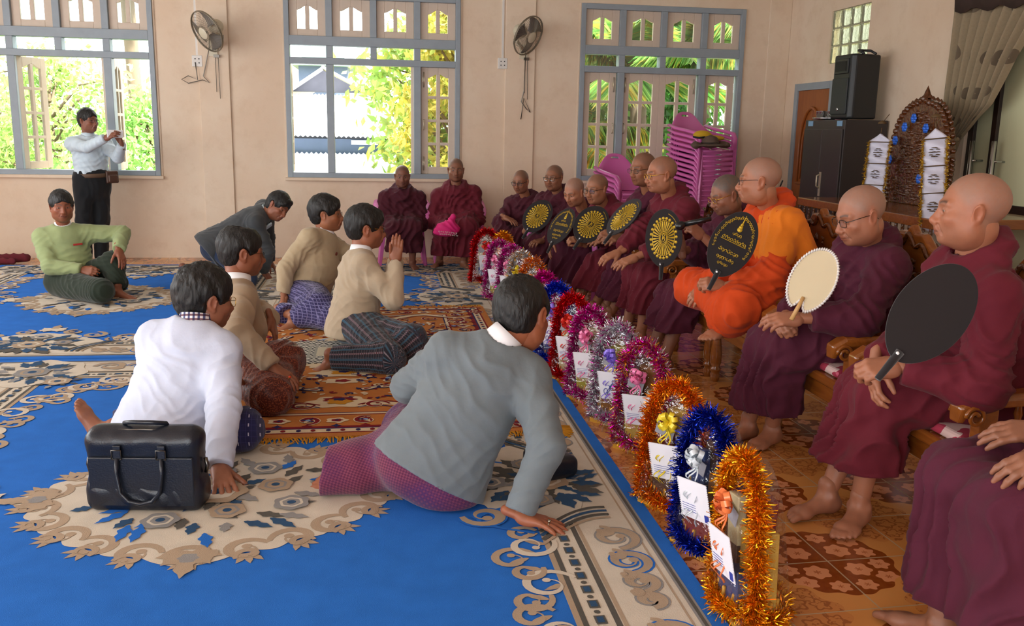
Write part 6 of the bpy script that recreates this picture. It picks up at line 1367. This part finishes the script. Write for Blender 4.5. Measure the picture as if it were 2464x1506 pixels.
c.lathe([(0,.1),(.02,.05),(.035,0)],10,(-.03,0,.86)); c.build('carving',m_carv,th)
m_bfl=plain('blue_flower','2a6ad8',.4,.2,var=.1)
for k,(u,z) in enumerate(((.06,.70),(.18,.63),(.30,.52),(-.12,.62),(.36,.36),(-.10,.22),(.42,.1))):
    m=MB()
    for j in range(6): a=j*1.047; m.lathe([(0,.012),(.014,.008),(.02,0)],7,(-.09,u+.022*math.cos(a),z+.022*math.sin(a)),frame((0,0,1),(-1,0,.3*math.sin(a)+.01)))
    m.build('artificial_flower',m_bfl,th)
# hanging banners
m_sat=plain('white_satin','d3d3e6',.3,.1,var=.06,vs=30,bump=.4); m_gb2=plain('gold_trim','caa22a',.3,.7,var=.2,vs=80); m_brn=plain('brown_band','5c4322',.6)
def banner(top,bot,w,fw,label):
    r=empty('satin_banner',top); t=V(*bot)-V(*top); L=np.linalg.norm(t); d=t/L; s=nrm(np.cross(d,fw)); nf=nrm(np.cross(s,d)); P=lambda a,b,c=0:s*a+d*b+nf*c
    m=MB().grid(lambda u,v:P((u-.5)*w*(min(1,v/.08)*min(1,(1-v)/.07)*.9+.1),v*L,.012*math.cos((u-.5)*3)+.006*math.sin(v*40+u*3)),8,60); m.build('satin',m_sat,r,solid=.004)
    e=MB()
    for v in (.1,.36,.62,.88):
        MB().tube([P(a*w,v*L,.016) for a in (-.5,0,.5)],.010,6,flat=.4).build('band',m_brn,r)
    for v in (.23,.49,.75):
        f=MB()
        for j in range(10): a=j*.628; f.lathe([(0,.006),(.012,.004),(.016,0)],6,P(.026*math.cos(a),v*L+.032*math.sin(a),.018))
        f.lathe([(0,.008),(.018,.004),(.02,0)],8,P(0,v*L,.018))
        f.build('flower_embroidery',m_brn,r)
    rng=random.Random(3)
    for sx in(-1,1): tinsel(e,[P(sx*w*.52,L*.09,.01)+V(0,0,9),P(sx*w*.52,L*.92,.01)+V(0,0,9)],500,.016,rng,[0])
    e.v=[(x,y,z-9) for x,y,z in e.v]
    e.build('tinsel_edge',m_gb2,r); MB().tube([P(0,0),P(0,-.05)],.004,6).lathe([(.0,.03),(.03,.015),(.035,0),(.0,-.0)],12,P(0,-.08)).tube([P(0,-.09),P(-.05,-.16)],.003,5).build('hanger',m_brn,r)
    return tag(r,label,'banner')
def onx(px,py,X): d=ray(px,py); return V(0,0,CH)+d*(X/d[0])
banner(onx(2120,322,4.12),onx(2095,520,4.08),.17,(-.8,-.6,0),'white satin banner with flowers left of the carved throne')
banner(onx(2252,310,3.85),onx(2243,562,3.80),.15,(-.7,-.7,0),'white satin banner with gold edges right of the throne')
# curtain
m_cur=Mat('beige_curtain',hx('9a8a70'),.8); x,y,z=m_cur.xyz(m_cur.coord('UV') if False else m_cur.attr('cuv','Vector')); 
cell=lambda a,n:(a*n).frac()-.5
cx_,cy_=cell(x+0.13*(y*5).floor(),5),cell(y,5); rr_=(cx_*cx_+cy_*cy_).sqrt(); rg_=(rr_*16).sin().gt(.2)*rr_.lt(.34)
m_cur.set('Base Color',m_cur.mix(rg_*.75,m_cur.mix(m_cur.noise(60,3),hx('85745a'),hx('96866a')),hx('463728'))).set('Sheen Weight',.2)
LT=[onx(2300,-60,4.72),onx(2284,120,4.72),onx(2268,250,4.74),onx(2264,330,4.76),onx(2272,395,4.78)]; RT_=[onx(2560,-60,4.68),onx(2440,140,4.70),onx(2385,250,4.72),onx(2310,335,4.74),onx(2290,385,4.78)]
def interp(P,v): q=v*(len(P)-1); i=min(int(q),len(P)-2); t=q-i; return P[i]*(1-t)+P[i+1]*t
nu,nv=120,60; vs=[]; uv=[]
for j in range(nv+1):
    v=j/nv
    for i in range(nu+1):
        u=i/nu; a,b=interp(LT,v),interp(RT_,v); p=a*(1-u)+b*u; p=p+V(.035*(1-.5*v)*math.sin(u*2*math.pi*9+.8*math.sin(v*5)),0,0)+V(0,0,-.10*math.sin(math.pi*u)*v*(1-v)*2); vs.append(p); uv.append((u,v*1.2,0))
fs=np.array([(j*(nu+1)+i,j*(nu+1)+i+1,(j+1)*(nu+1)+i+1,(j+1)*(nu+1)+i) for j in range(nv) for i in range(nu)])
ct=link('curtain',raw_mesh('curtain',np.array(vs),fs,[m_cur],attrs={'cuv':np.array(uv)})); tag(ct,'beige patterned curtain tied back beside the glass door','curtain')
m=MB(); top=[onx(2300+k*13,-75+0*k,4.66) for k in range(20)]; bt=[onx(2300+k*13,28-k*1.2+6*math.sin(k*1.3),4.66) for k in range(20)]
m.add(top+bt,[(k,k+1,20+k+1,20+k) for k in range(19)],0,True); m.build('pelmet',plain('dark_brown_pelmet','3a2a24',.8,var=.3,vs=30),ct,solid=.01)
MB().tube([LT[3]+V(-.04,.05,0),(LT[3]+RT_[3])/2+V(-.07,0,-.05),RT_[3]+V(-.04,-.03,0)],.018,8).build('tieback',m_cur,ct)
# hats on the tall stack
S=Sdf(); hc=at(1708,352,9.42); S.ell(hc+V(0,0,.055),(.085,.10,.075),k=.02).ell(hc+V(.0,0,.01),(.20,.17,.016),k=.03).cap(hc+V(-.17,-.04,.0),hc+V(-.12,.1,.03),.03,.02,k=.05).cap(hc+V(.18,0,.02),hc+V(.12,.1,.03),.03,.02,k=.05); S.cap(hc+V(-.06,0,.15),hc+V(.06,0,.15),.03,.03,k=.05,op='s')
M,Q=S.mesh(.008,2); M=folds(M,Q,[(hc,.2,(1,.3,0),.12,.01)],6); ht=link('bush_hat',raw_mesh('bush_hat',M,Q,[plain('brown_felt','5d4a3e',.9)])); tag(ht,'brown wide brimmed bush hat on the tall chair stack','hat')
MB().tube([hc+V(.088*math.cos(t),.103*math.sin(t),.035) for t in np.linspace(0,6.283,24)],.008,6,cap=False).build('hat_band',plain('dark_band','3a2c24',.7),ht)
S=Sdf(); yc=at(1690,325,9.5); S.ell(yc,(.10,.07,.05),k=.02).ell(yc+V(.15,0,-.03),(.10,.06,.03),k=.04); M,Q=S.mesh(.008); yb=link('cap',raw_mesh('cap',M,Q,[plain('yellow_cap','c9a01e',.8)])); tag(yb,'yellow and black cap behind the bush hat','hat'); MB().tube([yc+V(-.11,-.03,-.02),yc+V(-.06,-.07,-.03),yc+V(0,-.075,-.02)],.02,8,flat=.5).build('peak',plain('black_peak','1a1a1a',.7,var=0),yb)
# umbrella
uc=onx(1868,470,4.2); ud=nrm(onx(1887,425,4.25)-uc); m=MB().lathe([(.012,-.75),(.04,-.6),(.05,-.3),(.042,-.1),(.02,.06),(.012,.10)],14,uc,frame((0,0,1),ud)); um=m.build('umbrella',plain('black_umbrella_cloth','15161a',.7,var=.2,bump=.5)); MB().tube([uc+ud*.1,uc+ud*.17],.008,8).build('tip',plain('umbrella_tip','202024',.3,var=0),um); tag(um,'folded black umbrella standing behind the orange monk','umbrella')
# wall fans, sockets, conduits
m_fanb=plain('grey_fan_blade','6a6560',.4,var=.1); m_fanw=plain('fan_wire','8a8170',.4,.5,var=0); m_fanc=plain('cream_fan_plastic','cfc6ae',.4,var=.05)
def wall_fan(p,face,label):
    r=empty('wall_fan',p); R=frame(V(0,0,1),face); P=lambda a,b,c:R@V(a,c,b) if False else R@np.array([a,c,b])
    # local: disc in x/z plane of R (right,up), axis = face (R[:,1])
    R=frame(face); Lp=lambda a,b,c: R@V(a,c,b)      # a right, b up, c forward
    g=MB(); rad=.22
    for rr,cc in ((1,0),(1,.012),(.36,.055)): g.tube([Lp(rad*rr*math.cos(t),rad*rr*math.sin(t),cc) for t in np.linspace(0,2*math.pi,41)],.006 if rr==1 else .004,6,cap=False)
    for k in range(60):
        t=2*math.pi*k/60; g.tube([Lp(rad*q*math.cos(t+.2*(1-q)),rad*q*math.sin(t+.2*(1-q)),.012+.05*math.sqrt(max(0,1-q*q))) for q in (.25,.5,.75,.92,1)],.0014,4,sm=False)
        if k%2==0: g.tube([Lp(rad*q*math.cos(t),rad*q*math.sin(t),-.075*math.sqrt(max(0,1-q*q))) for q in (.25,.55,.85,1)],.0014,4,sm=False)
    g.build('grille',m_fanw,r); MB().lathe([(0,.010),(.05,.008),(.062,0)],24,Lp(0,0,.062),frame(R[:,2],R[:,1])).build('hub_badge',m_fanc,r)
    b=MB()
    for k in range(3):
        a0=k*2.094
        b.grid(lambda u,v:Lp((.04+.16*v)*math.cos(a0+(u-.5)*(.7+.75*v)),(.04+.16*v)*math.sin(a0+(u-.5)*(.7+.75*v)),-.01+.05*(u-.5)),8,8)
    b.build('blades',m_fanb,r,solid=.002)
    MB().lathe([(0,-.19),(.05,-.185),(.07,-.16),(.075,-.09),(.05,-.06),(0,-.06)],20,(0,0,0),frame(R[:,2],R[:,1])).build('motor',m_fanc,r)
    wp=V(p[0]*0,YW-p[1],-.05); MB().tube([Lp(0,-.02,-.13),Lp(0,-.12,-.12),wp+V(0,-.05,-.08)],.022,10).box(wp+V(0,-.02,-.1),(.09,.04,.16)).build('bracket',m_fanc,r)
    q=wp+V(.02,-.04,-.18); MB().tube([q,q+V(.0,0,-.38)],.003,5).tube([q+V(.03,0,0),q+V(.035,0,-.45)],.003,5).box(q+V(.015,-.01,.0),(.06,.03,.03)).build('pull_cords',m_gun,r)
    return tag(r,label,'fan','oscillating wall fans')
wall_fan((-1.76,10.28,2.45),(-.62,-.62,-.46),'wall mounted fan turned to the left, between left and middle windows')
wall_fan((1.66,10.28,2.52),(.62,-.66,-.42),'wall mounted fan turned to the right, between middle and right windows')
m_sock=plain('white_plastic','dcd8d2',.4,var=.03)
for k,(x,z,l) in enumerate(((-1.935,2.165,'left'),(1.425,2.235,'right'))):
    s=MB().b2((x-.055,YW-.03,z-.06),(x+.055,YW+0.0,z+.06)).build('wall_socket',m_sock,bevel=.006); tag(s,'white double wall socket below conduit near the %s wall fan'%l,'socket')
    h=MB()
    for a in(-.02,.02):
        for b in(-.02,.022): h.box((x+a,YW-.031,z+b),(.012,.004,.012))
    h.build('holes',plain('socket_black','222222',.5,var=0),s)
    c=MB().b2((x-.012,YW-.014,z+.06),(x+.012,YW+.0,ZC)).build('conduit',m_sock); tag(c,'white cable conduit running up to ceiling above the %s socket'%l,'conduit')
    w=MB()
    if k==0: w.tube([(x-.02,YW-.035,z-.02),(x-.0,YW-.05,z-.2),(x-.1,YW-.04,z-.16),(x-.17,YW-.04,z-.2),(x-.1,YW-.04,z-.24),(x+.05,YW-.04,z-.2),(x+.12,YW-.04,z-.23),(x+.06,YW-.04,z-.16),(x+.13,YW-.04,z+.12),(x+.16,YW-.12,z+.25)],.005,5)
    else: w.tube([(x+.25,YW-.12,z+.2),(x+.25,YW-.04,z-.3),(x+.22,YW-.04,z-.42),(x+.28,YW-.04,z-.5),(x+.33,YW-.04,z-.54),(x+.25,YW-.04,z-.38),(x+.22,YW-.04,z-.62)],.005,5)
    tag(w.build('power_cable',m_gun),'thin power cable hanging from the %s wall fan'%l,'cable')
# ================= OUTSIDE =================
struct(MB().b2((-60,11.2,-1.0),(60,90,-.9)),'ground_outside',plain('dry_grass_ground','9a9468',.9,var=.2,vs=.4))
m_bark=plain('bark','6a5a48',.9,bump=.5)
def leafmat(n,h,tr=.45):
    c=hx(h); m=Mat(n,c,.5); a=m.attr('leaf_col'); m.set('Base Color',a); t=m.t; tl=t.nodes.new('ShaderNodeBsdfTranslucent'); mx=t.nodes.new('ShaderNodeMixShader'); t.links.new(a.k,tl.inputs[0]); mx.inputs[0].default_value=tr
    t.links.new(m.b.outputs[0],mx.inputs[1]); t.links.new(tl.outputs[0],mx.inputs[2]); t.links.new(mx.outputs[0],t.nodes['Material Output'].inputs[0]); return m
m_leaf=leafmat('leaf','5a8a3a')
def tree(x,y,h,rad,n,hs,seed,label,lw=.05,ll=.14,z0=-.9,low=.25,trunk=.09):
    rs=np.random.RandomState(seed); r=empty('leafy_tree',(x,y,z0)); H=h-z0
    m=MB().tube([(0,0,0),(.05,.03,H*.3),(-.03,.05,H*.55),(.04,0,H*.8)],[trunk,trunk*.8,trunk*.5,trunk*.2],10)
    nc=46; cc=[]
    for k in range(nc):
        t=rs.rand(); a=rs.rand()*6.28; q=math.sqrt(rs.rand())*rad*(1-.5*abs(t-.4)); c=V(q*math.cos(a),q*math.sin(a),H*(low+(1-low)*t)); cc.append(c)
        m.tube([(0,0,max(.2,c[2]-.5*q-.2)),tuple(c*.6+V(0,0,c[2]*.38)),tuple(c)],[.03,.018,.006],5)
    m.build('trunk',m_bark,r)
    cc=np.array(cc)[rs.randint(0,nc,n)]; P=cc+rs.randn(n,3)*rad*.16; d=rs.randn(n,3); d[:,2]-=.6; d/=np.linalg.norm(d,axis=1,keepdims=True); w=np.cross(d,rs.randn(n,3)); w/=np.linalg.norm(w,axis=1,keepdims=True); L=ll*(.6+.8*rs.rand(n,1)); b=lw*(.7+.6*rs.rand(n,1))
    nn=np.cross(d,w); vs=np.stack([P,P+d*L*.45+w*b+nn*b*.3,P+d*L,P+d*L*.45-w*b+nn*b*.3],1).reshape(-1,3); fs=np.arange(4*n).reshape(-1,4)
    cols=np.array([hx(c) for c in hs])[rs.randint(0,len(hs),n)]*(.75+.5*rs.rand(n,1)); cols=np.repeat(cols,4,0)
    link('foliage',raw_mesh('foliage',vs,fs,[m_leaf],smooth=False,attrs={'leaf_col':cols}),r); return tag(r,label,'tree','trees outside the windows')
def palm(x,y,h,nf,L,seed,label,hs=('6aa552','86b45a','a2c068','c8b85a'),z0=-.9,a0=0,a1=6.28):
    rs=random.Random(seed); r=empty('palm_tree',(x,y,z0)); H=h-z0; MB().tube([(0,0,0),(.06,.04,H*.5),(0,0,H)],[.16,.13,.12],12).build('trunk',m_bark,r)
    for k in range(nf):
        a=a0+(a1-a0)*(k+.5)/nf+rs.uniform(-.2,.2); el=rs.uniform(-.1,1.25); le=L*rs.uniform(.8,1.15); dr=rs.uniform(.5,1.0); P=[]
        for t in np.linspace(0,1,20): hh=le*t*math.cos(el)*(1-.15*t); P.append(V(hh*math.cos(a),hh*math.sin(a),H+le*t*math.sin(el)-dr*le*.55*t*t))
        m=MB().tube(P,[.022*(1-.85*t)+.003 for t in np.linspace(0,1,20)],5,sm=False); cols=[hx('8a9a4a')]*len(m.v)
        for i in range(150):
            t=.12+.88*i/150; q=t*19; j=min(int(q),18); p=P[j]*(1-(q-j))+P[j+1]*(q-j); tg=nrm(P[j+1]-P[j]); sd=nrm(np.cross(tg,(0,0,1)))
            for s in(-1,1):
                l=.62*math.sin(math.pi*min(1,t*.9+.12))*le/2.6*rs.uniform(.85,1.1)+.08; d=nrm(tg*.75+sd*s*.85+V(0,0,-.35+rs.uniform(-.2,.15))); wv=nrm(np.cross(d,(0,0,1)))*.017; e=p+d*l-V(0,0,.22*l)
                mid_=p+d*l*.5; m.add([p-wv*.5,p+wv*.5,mid_+wv,e,mid_-wv],[(0,1,2,3,4)]); c=hx(rs.choice(hs)); k2=rs.uniform(.7,1.3); cols+=[tuple(q*k2 for q in c)]*5
        me=raw_mesh('frond',np.array(m.v),m.f,[m_leaf],smooth=False,attrs={'leaf_col':np.array(cols)}); link('frond',me,r)
    return tag(r,label,'palm tree','palms outside the right window' if x>1.5 else 'palms outside the left window')
tree(1.12,12.9,3.4,.72,8000,('d0c258','a8b548','dccb66','c0b850'),11,'yellow green bush tree outside right side of the middle window',.032,.13,low=.12)
tree(1.0,15.4,4.3,1.3,3800,('a0b860','b8b858','90b058'),12,'green tree standing behind the yellow green bush tree',.05,.2)
tree(-3.35,14.5,1.9,1.25,9000,('8fbc66','a6cc7a','7caa56'),13,'bright green bush outside left window right of standing person',.036,.11,low=.1)
tree(-5.1,15.5,2.3,1.3,8000,('9aba6c','b4c478','8aa858'),14,'pale green bush outside left window behind its open casement',.036,.11,low=.1)
tree(-6.9,17,3.2,1.6,3800,('9ac070','a8c874'),15,'pale green tree outside at left edge of left window',.05,.16,low=.1)
palm(3.9,13.6,2.2,16,2.8,21,'broad palm filling right panes of the right window')
palm(2.6,14.2,1.2,14,2.6,22,'low palm with yellowish fronds at left panes of right window',('74ac50','a0c064','d8c450','dcb848'))
palm(5.4,15.0,3.0,14,3.0,23,'tall palm behind the other palms of right window')
palm(-4.6,18.5,4.6,11,2.8,24,'pale palm crown seen through top panes of left window',('8ab060','a0bc78'))
tree(3.4,16.5,3.6,2.2,5000,('4f8a3a','6a9a44','3f7a34'),16,'dark green tree behind the palms of right window',.06,.2,low=.05)
tree(4.9,16.2,2.4,1.6,5200,('4f8a3a','6a9a44','3f7a34'),17,'dark green bush outside lower right panes of right window',.05,.18,low=.05)
tree(2.9,17.5,2.6,1.7,5200,('5a8a3a','6a9a44','8a9a3a'),18,'green bush outside lower left panes of right window',.05,.18,low=.05)
# houses beyond the middle window
m_tin=plain('pale_tin_roof','d8dade',.5,.1,var=.05); m_plank=plain('dark_plank_wall','5a5a64',.8,var=.25,vs=3); m_blue=plain('blue_grey_boards','54627a',.8,var=.15,vs=4)
def corr(mb,x0,x1,y0,z0,y1,z1,n):
    k=int((x1-x0)/.09)
    def f(u,v): return (x0+(x1-x0)*u,y0+(y1-y0)*v,z0+(z1-z0)*v+.02*math.sin(u*k*6.28))
    mb.grid(f,k*4,2)
h=empty('gabled_house',(-1.3,24,-.9)); h.location=(0,0,0)
gx0,gx1,gy=at(700,220,24)[0],at(880,220,24)[0],24; gz=at(790,222,24)[2]; gt=at(775,168,24); gm=gt[0]
MB().prism([(gx0,gz),(gx1,gz),(gm,gt[2])],.15,(0,gy+.15,0),RX).build('gable',m_plank,h)
m=MB(); 
for a,b in ((gx0,gm),(gx1,gm)): m.add([(a+(-.25 if a<gm else .25),gy-.4,gz-.12),(gm,gy-.4,gt[2]+.04),(gm,gy+5,gt[2]+.04),(a+(-.25 if a<gm else .25),gy+5,gz-.12)],[(0,1,2,3)])
m.build('roof',m_tin,h,solid=.06)
zl=at(790,328,18)[2]; m=MB(); corr(m,-5,2.5,gy,gz-.05,18,zl,1); m.build('lean_to_roof',m_tin,h); zb=at(790,368,18.3)[2]
MB().b2((-5,18.3,-.9),(2.4,24,zl-.05)).build('wall',m_blue,h)
w_=[at(845,337,18.25),at(910,349,18.25)]; MB().b2((w_[0][0],18.24,w_[1][2]),(w_[1][0],18.31,w_[0][2])).build('window',plain('pale_shutter','c8ccd0',.6,var=.2,vs=8),h)
tag(h,'grey gabled house with long pale tin roof beyond the middle window','house')
h=empty('tin_shed',(-1.5,16,-.9)); h.location=(0,0,0); m=MB(); corr(m,-5,1.6,18.2,zb,14.6,at(790,430,14.6)[2],1); m.build('roof',m_tin,h); MB().b2((-5,14.7,-.9),(1.5,18.1,at(790,430,14.6)[2]-.1)).build('wall',m_blue,h); tag(h,'low shed with pale corrugated tin roof below middle window','shed')
pa=at(782,128,30); h=empty('pagoda_roof_house',(0,0,0)); z1=at(780,112,30)[2]; z0=at(780,142,30)[2]
MB().prism([(at(700,140,30)[0],z0-.2),(at(850,140,30)[0],z0-.2),(at(800,112,30)[0],z1),(at(760,112,30)[0],z1)],3,(0,33,0),RX).build('roof',plain('green_grey_roof','6f8a88',.7),h); MB().b2((at(715,140,30)[0],30.4,-.9),(at(835,140,30)[0],33,z0-.2)).build('wall',m_blue,h); tag(h,'distant house with green grey roof seen through the transom panes','house')
